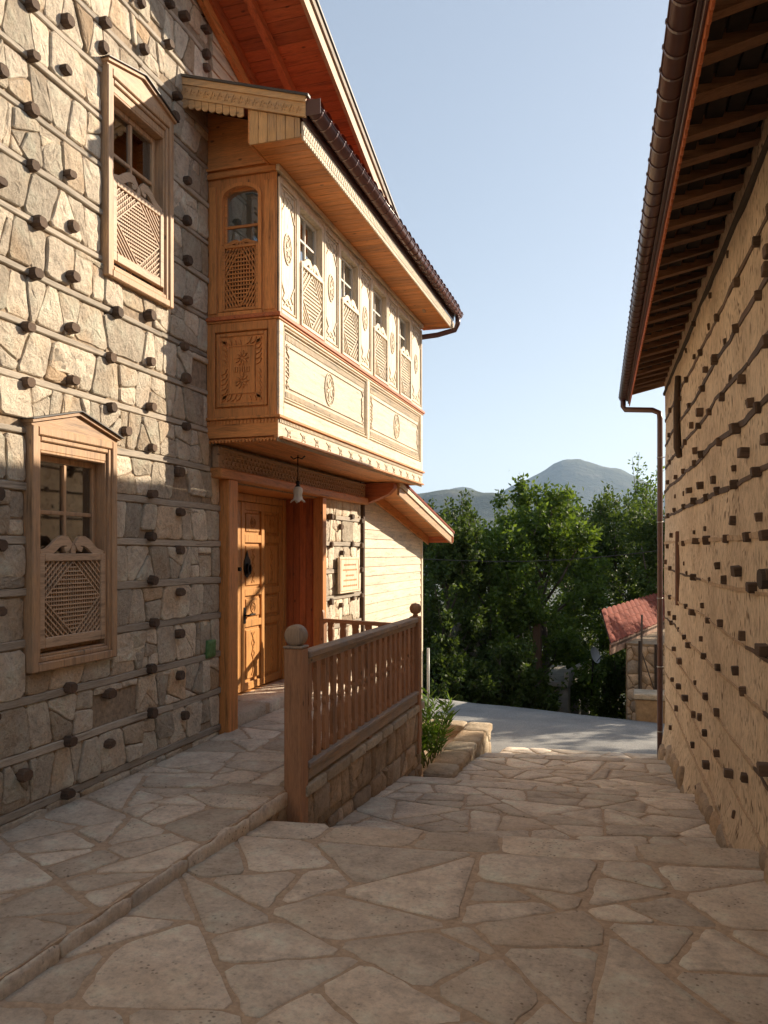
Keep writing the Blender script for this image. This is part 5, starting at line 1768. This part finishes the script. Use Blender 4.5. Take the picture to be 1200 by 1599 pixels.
# foundation stones along the foot of the wall
v_ = 1.0
while v_ < VE - .1:
    l = rnd.uniform(.2, .42); v1 = min(VE, v_ + l)
    g = 0 if v_ < 4.4 else (z2(0, v_ + .1) if v_ < 7.1 else (z3(0, v_ + .1) if v_ < 9.7 else z4(0, v_)))
    hh = rnd.uniform(.07, .13) if v_ < 8 else rnd.uniform(.12, .22)
    p = rough_outline([(v_ + .006, g - .1), (v1 - .006, g - .1), (v1 - .006, g + hh), (v_ + .006, g + hh * rnd.uniform(.8, 1.1))], .06, .01, .2, rnd)
    f0_ = flare(g + .05, v_)
    mb = MB(); stone_mesh(mb, p, MU, .05, .012 + f0_ * .9 + rnd.uniform(0, .02), .02, .015, rnd); mb.build('foundation_stone', M_STONE2, rh); v_ = v1

# eaves: rafters, dark deck, scalloped fascia, gutter, downpipe
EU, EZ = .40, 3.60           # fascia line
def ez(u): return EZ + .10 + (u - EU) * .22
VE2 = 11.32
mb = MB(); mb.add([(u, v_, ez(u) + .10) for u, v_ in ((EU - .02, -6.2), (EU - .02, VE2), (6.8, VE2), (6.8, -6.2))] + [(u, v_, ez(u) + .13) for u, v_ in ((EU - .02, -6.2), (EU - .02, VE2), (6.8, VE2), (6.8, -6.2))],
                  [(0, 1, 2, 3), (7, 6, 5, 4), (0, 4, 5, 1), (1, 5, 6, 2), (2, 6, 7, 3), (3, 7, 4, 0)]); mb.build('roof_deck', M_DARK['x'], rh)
mb = MB(); mb.add([(u, v_, ez(u) + .135) for u, v_ in ((EU - .10, -6.25), (EU - .10, VE2 + .04), (6.8, VE2 + .04), (6.8, -6.25))] + [(u, v_, ez(u) + .17) for u, v_ in ((EU - .10, -6.25), (EU - .10, VE2 + .04), (6.8, VE2 + .04), (6.8, -6.25))],
                  [(0, 1, 2, 3), (7, 6, 5, 4), (0, 4, 5, 1), (1, 5, 6, 2), (2, 6, 7, 3), (3, 7, 4, 0)]); mb.build('roof', M_TILE, rh)
rnd = random.Random(66)
v_ = .3
while v_ < VE2 - .05:
    w = rnd.uniform(.05, .10); dd = rnd.uniform(-.03, .03)
    vv = []
    for (u, dv) in ((EU + .01, dd), (UW + .25, -dd)):
        for sg in (-1, 1):
            vv += [(u, v_ + dv + sg * w / 2, ez(u) + rnd.uniform(.01, .03)), (u, v_ + dv + sg * w / 2, ez(u) + .098)]
    mb = MB(); mb.add(vv, [(0, 1, 3, 2), (4, 6, 7, 5), (0, 4, 5, 1), (2, 3, 7, 6), (0, 2, 6, 4), (1, 5, 7, 3)])
    mb.build('rafter', wood('rafter_wood', (.24, .125, .065), 'x', .8, .35, knots=False), rh)
    v_ += rnd.uniform(.27, .36)
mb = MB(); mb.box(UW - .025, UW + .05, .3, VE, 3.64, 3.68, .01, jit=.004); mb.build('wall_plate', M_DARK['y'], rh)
# near-black deck boards seen between the rafters
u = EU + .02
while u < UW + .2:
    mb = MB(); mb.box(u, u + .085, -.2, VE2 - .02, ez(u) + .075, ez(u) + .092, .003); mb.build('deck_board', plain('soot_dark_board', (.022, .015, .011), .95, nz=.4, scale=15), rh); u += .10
# scalloped fascia strip
mb = MB(); n = int((VE2 - .0) / .085); mb.box(EU - .008, EU + .008, 0, VE2, EZ + .0, EZ + .10)
for i in range(n):
    a = i * .085
    mb.prism([(a, EZ + .001)] + [(a + .0425 - .0415 * math.cos(math.pi * q / 6), EZ - .028 * math.sin(math.pi * q / 6)) for q in range(0, 7)] + [(a + .084, EZ + .001)], -.008, .004, lambda p_, q_, h: (EU + h, p_, q_))
mb.build('scalloped_fascia', M_RED['y'], rh)
i = 0
mb = MB(); mb.box(EU - .024, EU - .010, -.2, VE2 + .01, EZ + .015, EZ + .16, .002); mb.box(EU - .045, EU - .025, -.2, VE2 + .01, EZ + .05, EZ + .16, .002); mb.build('gutter_board', M_GUTTER, rh)
g = gutter('gutter', M_GUTTER, rh, (EU - .085, -.2, EZ + .10), (EU - .085, VE2 + .02, EZ + .10), .052, (-1, 0, 0), 70, strap=.016)
mb = MB()
pu, pv = .775, 11.10
mb.tube([(EU - .085, 11.24, EZ + .06), (EU - .085, 11.24, EZ - .03), (EU - .06, 11.24, EZ - .075), (pu - .09, 11.14, EZ - .115), (pu - .01, 11.11, EZ - .16), (pu, pv, EZ - .24), (pu, pv, 2.), (pu, pv, .5), (pu, pv, -1.14)], .036, 12)
dp = mb.build('downpipe', M_GUTTER, rh)
for z in (2.85, 2.0, 1.0, 0.1, -.75):
    mb = MB(); mb.tube([(pu, pv, z - .008), (pu, pv, z + .008)], .041, 12); mb.tube([(pu - .0, pv, z), (pu + .1, pv - .07, z)], .006, 6); mb.build('pipe_clip', plain('zinc', (.35, .33, .3), .4, .8), dp)

# ================================================================== ACROSS THE ROAD
def rayp(px, py, d):
    t = (px - 600) / F_; u = -(py - HZ_) / F_; s, c = math.sin(YAW), math.cos(YAW)
    return Vector(((t * c - s) * d, (t * s + c) * d, ZC + u * d))
EL, ER, RL, RR = rayp(955, 1008, 14.8), rayp(1030, 975, 18.2), rayp(940, 955, 15.8), rayp(1030, 925, 19.4)
RR = RL + (ER - EL) * 1.35; RR.z = RL.z + .14
ER = EL + (ER - EL) * 1.5; 
shed = tag(empty('tiled_shed', (EL.x + .9, EL.y + 2.0, -1.5)), 'small stone shed with a red tiled roof beyond the road', 'shed')
mb = MB(); th = Vector((0, 0, .05))
mb.add([tuple(p) for p in (EL, ER, RR, RL)] + [tuple(p - th) for p in (EL, ER, RR, RL)], [(0, 1, 2, 3), (7, 6, 5, 4), (0, 4, 5, 1), (1, 5, 6, 2), (2, 6, 7, 3), (3, 7, 4, 0)])
mb.build('roof', M_DARK2['y'], shed)
# courses of tiles on it
nc, nr = 15, 4
for c_i in range(nc):
    for r_i in range(nr):
        def bl(u, t, lift): 
            p = (EL * (1 - u) + ER * u) * (1 - t) + (RL * (1 - u) + RR * u) * t
            return tuple(p + Vector((0, 0, .012 + lift)))
        u0, u1 = c_i / nc, (c_i + .96) / nc; t0, t1 = r_i / nr - .01, (r_i + 1) / nr
        mb = MB(); v = []
        for (t, lf) in ((t0, .035), (t1, .012)):
            for q in range(5):
                w = u0 + (u1 - u0) * q / 4; v.append(bl(w, t, lf + .028 * math.sin(math.pi * q / 4)))
            for q in range(5):
                w = u0 + (u1 - u0) * q / 4; v.append(bl(w, t, lf + .028 * math.sin(math.pi * q / 4) - .015))
        f = [(q, q + 1, 11 + q, 10 + q) for q in range(4)] + [(5 + q, 15 + q, 16 + q, 6 + q) for q in range(4)] + [(q, 5 + q, 6 + q, q + 1) for q in range(4)]
        mb.add(v, f); mb.build('roof_tile', M_TILE, shed)
dz = Vector((0, 0, -.17))
nrm = Vector((-(ER - EL).y, (ER - EL).x, 0)).normalized()
mb = MB(); a_, b_ = EL - nrm * .0, ER - nrm * .0
mb.add([tuple(p) for p in (a_ + Vector((0, 0, .03)), b_ + Vector((0, 0, .03)), b_ + dz, a_ + dz)] + [tuple(p + nrm * .03) for p in (a_ + Vector((0, 0, .03)), b_ + Vector((0, 0, .03)), b_ + dz, a_ + dz)],
       [(0, 1, 2, 3), (7, 6, 5, 4), (0, 4, 5, 1), (1, 5, 6, 2), (2, 6, 7, 3), (3, 7, 4, 0)])
mb.build('fascia', wood('shed_fascia', (.34, .2, .13), 'y', .8, .1), shed)
S0 = rayp(978, 1000, 15.6); S0.z = 0
e1 = (ER - EL); e1.z = 0; e1.normalize(); e2 = Vector((e1.y, -e1.x, 0))
MSh = lambda a, b, h: tuple(S0 + e1 * a + e2 * b + Vector((0, 0, h)))
mb = MB(); mb.box(0, 5.2, -.0, 2.0, -2.2, -.16, 0, MSh); mb.build('wall', plain('tan_rubble_plaster', (.27, .19, .11), .95, nz=.35, scale=7, dist=.03), shed)
mb = MB()
for (a, b_, h0, h1) in ((-.03, .55, -1.55, -.15), (-.03, .25, -1.55, -.1)):
    mb.box(a - .03, a, b_, b_ + .05, h0, h1, .004, MSh)
mb.build('post', M_DARK['z'], shed)
for c_ in voronoi(seeds_in(0, 1.4, -1.9, -.2, .26, .17, .3, rnd), [(0.02, -1.95), (1.5, -1.95), (1.5, -.2), (.02, -.2)]):
    p2 = inset(c_, .008)
    if p2 and area(p2) > .003:
        mb = MB(); stone_mesh(mb, rough_outline(p2, .08, .006, .15, rnd), lambda a, b, h: MSh(-h, a, b), .02, .02, .01, .012, rnd, 1); mb.build('stone', M_STONE2, shed)
mb = MB(); q0, q1 = rayp(1003, 960, 14.4), rayp(1001, 1085, 14.4); mb.tube([q0, q1 + Vector((0, 0, -.5))], .02, 6); q2, q3 = rayp(1003, 1020, 14.4), rayp(1026, 1088, 14.3); mb.tube([q2, q3], .014, 6)
pole = mb.build('wooden_pole', M_DARK['z']); tag(pole, 'thin dark wooden pole with a raking strut in front of the tiled shed', 'pole')

B0 = rayp(993, 1128, 13.9)
blk = tag(empty('stone_block_wall', (B0.x + .4, B0.y + .2, -1.4)), 'low tan stone block with a pale cap beside the brown downpipe', 'wall')
mb = MB(); mb.box(B0.x, B0.x + .9, B0.y, B0.y + .5, -1.7, B0.z + .40, .02, jit=.01); mb.build('wall_core', plain('tan_block', (.30, .20, .11), .95, nz=.3, scale=8, dist=.03), blk)
mb = MB(); mb.box(B0.x - .03, B0.x + .93, B0.y - .03, B0.y + .53, B0.z + .401, B0.z + .50, .015, jit=.006); mb.build('cap', M_CURB, blk)

# concrete porch below the road with two posts
PB = rayp(895, 1020, 20.)
porch = tag(empty('concrete_porch', (PB.x, PB.y, -3.5)), 'weathered concrete porch with square posts among the trees below the road', 'porch')
M_CONC = plain('old_concrete', (.36, .33, .28), .9, nz=.25, scale=4, dist=.02)
pa, pb = rayp(888, 1066, 19.0), rayp(925, 1044, 21.5)
e = (pb - pa); e.z = 0; e.normalize(); ee = Vector((e.y, -e.x, 0)); Lp = (Vector((pb.x, pb.y, 0)) - Vector((pa.x, pa.y, 0))).length
MPo = lambda a, b, h: tuple(Vector((pa.x, pa.y, 0)) + e * a - ee * b + Vector((0, 0, h)))
mb = MB(); mb.box(0, Lp, 0, 2.4, pa.z - .12, pa.z + .0, .01, MPo); mb.box(0, Lp, -.02, .1, pa.z + .001, pa.z + .26, .01, MPo); mb.build('slab', M_CONC, porch)
for a in (.25, Lp * .52, Lp - .25):
    mb = MB(); mb.box(a - .13, a + .13, .03, .28, -6, pa.z - .121, .02, MPo); mb.build('post', M_CONC, porch)
mb = MB(); mb.box(-.3, -.12, .6, .78, -6, -.1, .01, MPo); mb.build('post', M_DARK2['z'], porch)
mb = MB(); mb.box(-1.2, Lp - .2, 2.41, 2.6, -6, -.13, 0, MPo); mb.build('wall', M_CONC, porch)
dc = rayp(930, 1023, 18.6)
dish = empty('satellite_dish', (dc.x, dc.y, dc.z - .9)); tag(dish, 'grey satellite dish above the concrete porch', 'satellite dish')
ang = Vector((.75, -.62, .35)).normalized()
qd = ang.to_track_quat('Z', 'Y')
mb = MB(); prof = [(.0, -.045), (.09, -.036), (.17, -.012), (.22, .012), (.225, .016), (.22, .006), (.17, -.018), (.09, -.042), (0, -.05)]
mb.lathe(prof, (0, 0, 0), 24); mb.v = [tuple(dc + qd @ Vector((p[0] * .62, p[1] * .88, p[2]))) for p in mb.v]; mb.build('reflector', plain('grey_dish', (.42, .43, .42), .5), dish)
mb = MB(); mb.tube([dc + Vector((0, 0, -.2)), dc + ang * .22 + Vector((0, 0, -.05))], .008, 6); mb.tube([dc - ang * .06, dc - ang * .12 + Vector((0, 0, -.9))], .018, 8); mb.build('mount_arm', M_IRON, dish)
# overhead cable
c0, c1_ = rayp(640, 872, 17), rayp(1060, 856, 17)
mb = MB(); mb.tube([c0 + (c1_ - c0) * t + Vector((0, 0, -.16 * math.sin(math.pi * t))) for t in np.linspace(-.8, 1.8, 22)], .009, 5); cb = mb.build('overhead_cable', plain('black_cable', (.02, .02, .02), .6)); tag(cb, 'thin black cable strung across in front of the trees', 'cable')

# ---------------------------------------------------------------- trees
M_LEAF = leaf_mat('broad_leaf', (.045, .085, .016), (.13, .20, .04), .42)
M_LEAF2 = leaf_mat('dark_leaf', (.032, .058, .014), (.085, .13, .03), .38)
M_BARK = plain('grey_bark', (.10, .08, .06), .95, nz=.4, scale=12, dist=.02)

def tree(x, y, z0, H, Rr, n, lab, mat, seed, leaf=.12, name='broadleaf_tree', top=.25, low=.12, cat='tree', group='trees beyond the road'):
    rng = np.random.RandomState(seed)
    t = tag(empty(name, (x, y, z0)), lab, cat, group)
    mb = MB(); base = np.array([x, y, z0]); tips = []
    trunk = [base + np.array([.1 * math.sin(k * 1.3 + seed), .1 * math.cos(k * 1.1 + seed), 0]) * (k > 0) + np.array([0, 0, H * .72 * k / 6]) for k in range(7)]
    mb.tube(trunk, [.17 * H / 8 * (1 - .12 * k) for k in range(7)], 8)
    nl = 24
    for k in range(nl):
        f = low + (1 - low) * (k + .5) / nl
        p0 = base + np.array([0, 0, H * min(.72, f * .8)])
        a = k * 2.4 + rng.uniform(-.4, .4)
        prof = math.sin(math.pi * min(1, max(.12, f) ** .75)) ** .6 if f < .98 else .3
        rr = Rr * prof * rng.uniform(.75, 1.1)
        tip = base + np.array([math.cos(a) * rr, math.sin(a) * rr, H * min(1.0, f * .9 + .12 + rng.uniform(0, .06))])
        mid = (p0 + tip) / 2 + np.array([0, 0, -.06 * H * rng.uniform(.2, 1)])
        mb.tube([p0, mid, tip], [.05 * H / 8, .035 * H / 8, .012], 6)
        tips.append((p0, mid, tip))
    # twigs and leaves
    tw = []
    for (p0, mid, tip) in tips:
        for q in range(11):
            s = rng.uniform(.35, 1.); pt = mid + (tip - mid) * (s * 2 - 1) if s > .5 else p0 + (mid - p0) * s * 2
            dr = rng.normal(size=3); dr[2] = abs(dr[2]) * .8 + .25; dr /= np.linalg.norm(dr)
            out = (tip - p0); out /= np.linalg.norm(out) + 1e-6
            dr = dr + out * .6; dr /= np.linalg.norm(dr)
            l = rng.uniform(.35, 1.0) * Rr * .42
            tw.append((pt, pt + dr * l))
    for k in range(int(26 * (1 + top))):       # upright shoots that break the outline at the top
        a = rng.uniform(0, 6.28); rr = Rr * .6 * rng.uniform(0, 1); b0 = base + np.array([math.cos(a) * rr, math.sin(a) * rr, H * rng.uniform(.78, .98)])
        tw.append((b0, b0 + np.array([rng.normal() * .15, rng.normal() * .15, 1]) * H * rng.uniform(.05, .10 + .14 * top)))
    for a_, b_ in tw[::3]: mb.tube([a_, b_], [.012, .004], 4, cap=False)
    mb.build('trunk', M_BARK, t)
    A_ = np.array([q[0] for q in tw]); B_ = np.array([q[1] for q in tw])
    i = rng.randint(0, len(tw), n); s = rng.uniform(.1, 1.05, n)[:, None] ** .8
    pos = A_[i] + (B_[i] - A_[i]) * s + rng.normal(size=(n, 3)) * (.045 * Rr)
    dirs = (B_[i] - A_[i]) / (np.linalg.norm(B_[i] - A_[i], axis=1)[:, None] + 1e-6) + rng.normal(size=(n, 3)) * .9
    leaves_object('crown', pos, dirs, leaf, mat, t, .55, rng)
    return t

def at_px(px, d): 
    p = rayp(px, 863, d); return p.x, p.y
TR = [  # px, distance, top py, radius, leaves, label, material, seed
    (848, 20.5, 785, 2.0, 32000, 'bright green leafy tree in the middle of the row beyond the road', M_LEAF, 3, .13),
    (765, 19.5, 850, 1.5, 22000, 'bushy green tree left of the middle tree beyond the road', M_LEAF, 4, .12),
    (700, 18.5, 838, 1.4, 20000, 'dark green tree rising just beyond the annex roof', M_LEAF2, 5, .12),
    (722, 24, 795, 1.0, 8000, 'thin topped tree behind the bushy green one', M_LEAF2, 6, .12),
    (965, 24.5, 798, 2.4, 30000, 'tall dark tree with wispy top beside the plastered house', M_LEAF2, 7, .13),
    (890, 29, 815, 2.3, 20000, 'far tree filling the gap under the mountain', M_LEAF2, 8, .14),
    (1030, 21.5, 815, 2.0, 22000, 'dark tree standing behind the tiled shed', M_LEAF2, 9, .12),
    (658, 24, 805, 1.6, 12000, 'tree mostly hidden behind the annex', M_LEAF2, 10, .12),
    (795, 26, 830, 2.0, 20000, 'green tree behind the middle tree', M_LEAF2, 12, .13),
    (1005, 27, 755, 1.2, 7000, 'wispy tree whose top stands before the mountain on the right', M_LEAF, 14, .13),
]
for (px, d, py, rr, n, lab, mat, seed, lf) in TR:
    x, y = at_px(px, d); zt = ZC + (HZ_ - py) / F_ * d; zb = far_z(x, y) - .1
    tree(x, y, zb, zt - zb, rr, n, lab, mat, seed, lf, low=.05)
# shrubs filling the bank under the trees
for i, (px, d, h, rr, n) in enumerate([(735, 17.2, 1.5, 1.1, 9000), (690, 17.0, 1.8, 1.0, 9000), (800, 17.6, 1.6, 1.0, 9000), (835, 18.4, 1.3, .45, 5000), (962, 19.6, 1.8, .6, 8000), (905, 25, 3.0, 1.8, 9000), (775, 21, 2.6, 1.5, 9000)]):
    x, y = at_px(px, d); zb = far_z(x, y) - .2
    zt = ZC - (1075 - HZ_ - 18 * (i % 3)) / F_ * d
    tree(x, y, zb, max(1.2, zt - zb + .3), rr, n, ['shrub at the road edge below the bushy tree', 'shrub nearest the annex at the road edge', 'shrub in the middle of the road edge', 'low shrub left of the concrete porch', 'shrub between the porch and the tiled shed', 'dark shrub behind the concrete porch', 'dark shrub under the green trees'][i], M_LEAF2, 40 + i, .10, 'bank_shrub', top=0, low=.0, cat='shrub', group='shrubs on the bank')

# unseen trees added out of frame on the right to shade the road and shed
for i, (x, y, zt, rr) in enumerate([(4.6, 19.3, 3.2, 1.9), (8.3, 18.6, 5.0, 2.2), (6.6, 22.5, 3.6, 2.2), (11.5, 20.5, 3.8, 2.4), (4.0, 24.0, 3.4, 1.8)]):
    zb = far_z(x, y) - .1
    tree(x, y, zb, zt - zb, rr, 16000, ['tree nearest the plastered house on the far side of the road', 'tree out of frame to the right at the road edge', 'tree in the second row out of frame to the right', 'tree farthest to the right out of frame', 'tree behind the one nearest the plastered house'][i], M_LEAF2, 70 + i, .14, group='trees out of frame to the right')

# ---------------------------------------------------------------- haze
m = bpy.data.materials.new('haze_air'); m.use_nodes = True; nt = m.node_tree
for n in list(nt.nodes):
    if n.type == 'BSDF_PRINCIPLED': nt.nodes.remove(n)
out = [n for n in nt.nodes if n.type == 'OUTPUT_MATERIAL'][0]
pv_ = N(nt, 'ShaderNodeVolumePrincipled'); pv_.inputs['Color'].default_value = (.55, .74, 1, 1); pv_.inputs['Density'].default_value = 1.3e-4; pv_.inputs['Anisotropy'].default_value = .2
nt.links.new(pv_.outputs[0], out.inputs['Volume'])
mb = MB(); mb.box(-6400, 6400, -6400, 6400, -60, 420); hz = mb.build('haze', m); hz['kind'] = 'stuff'
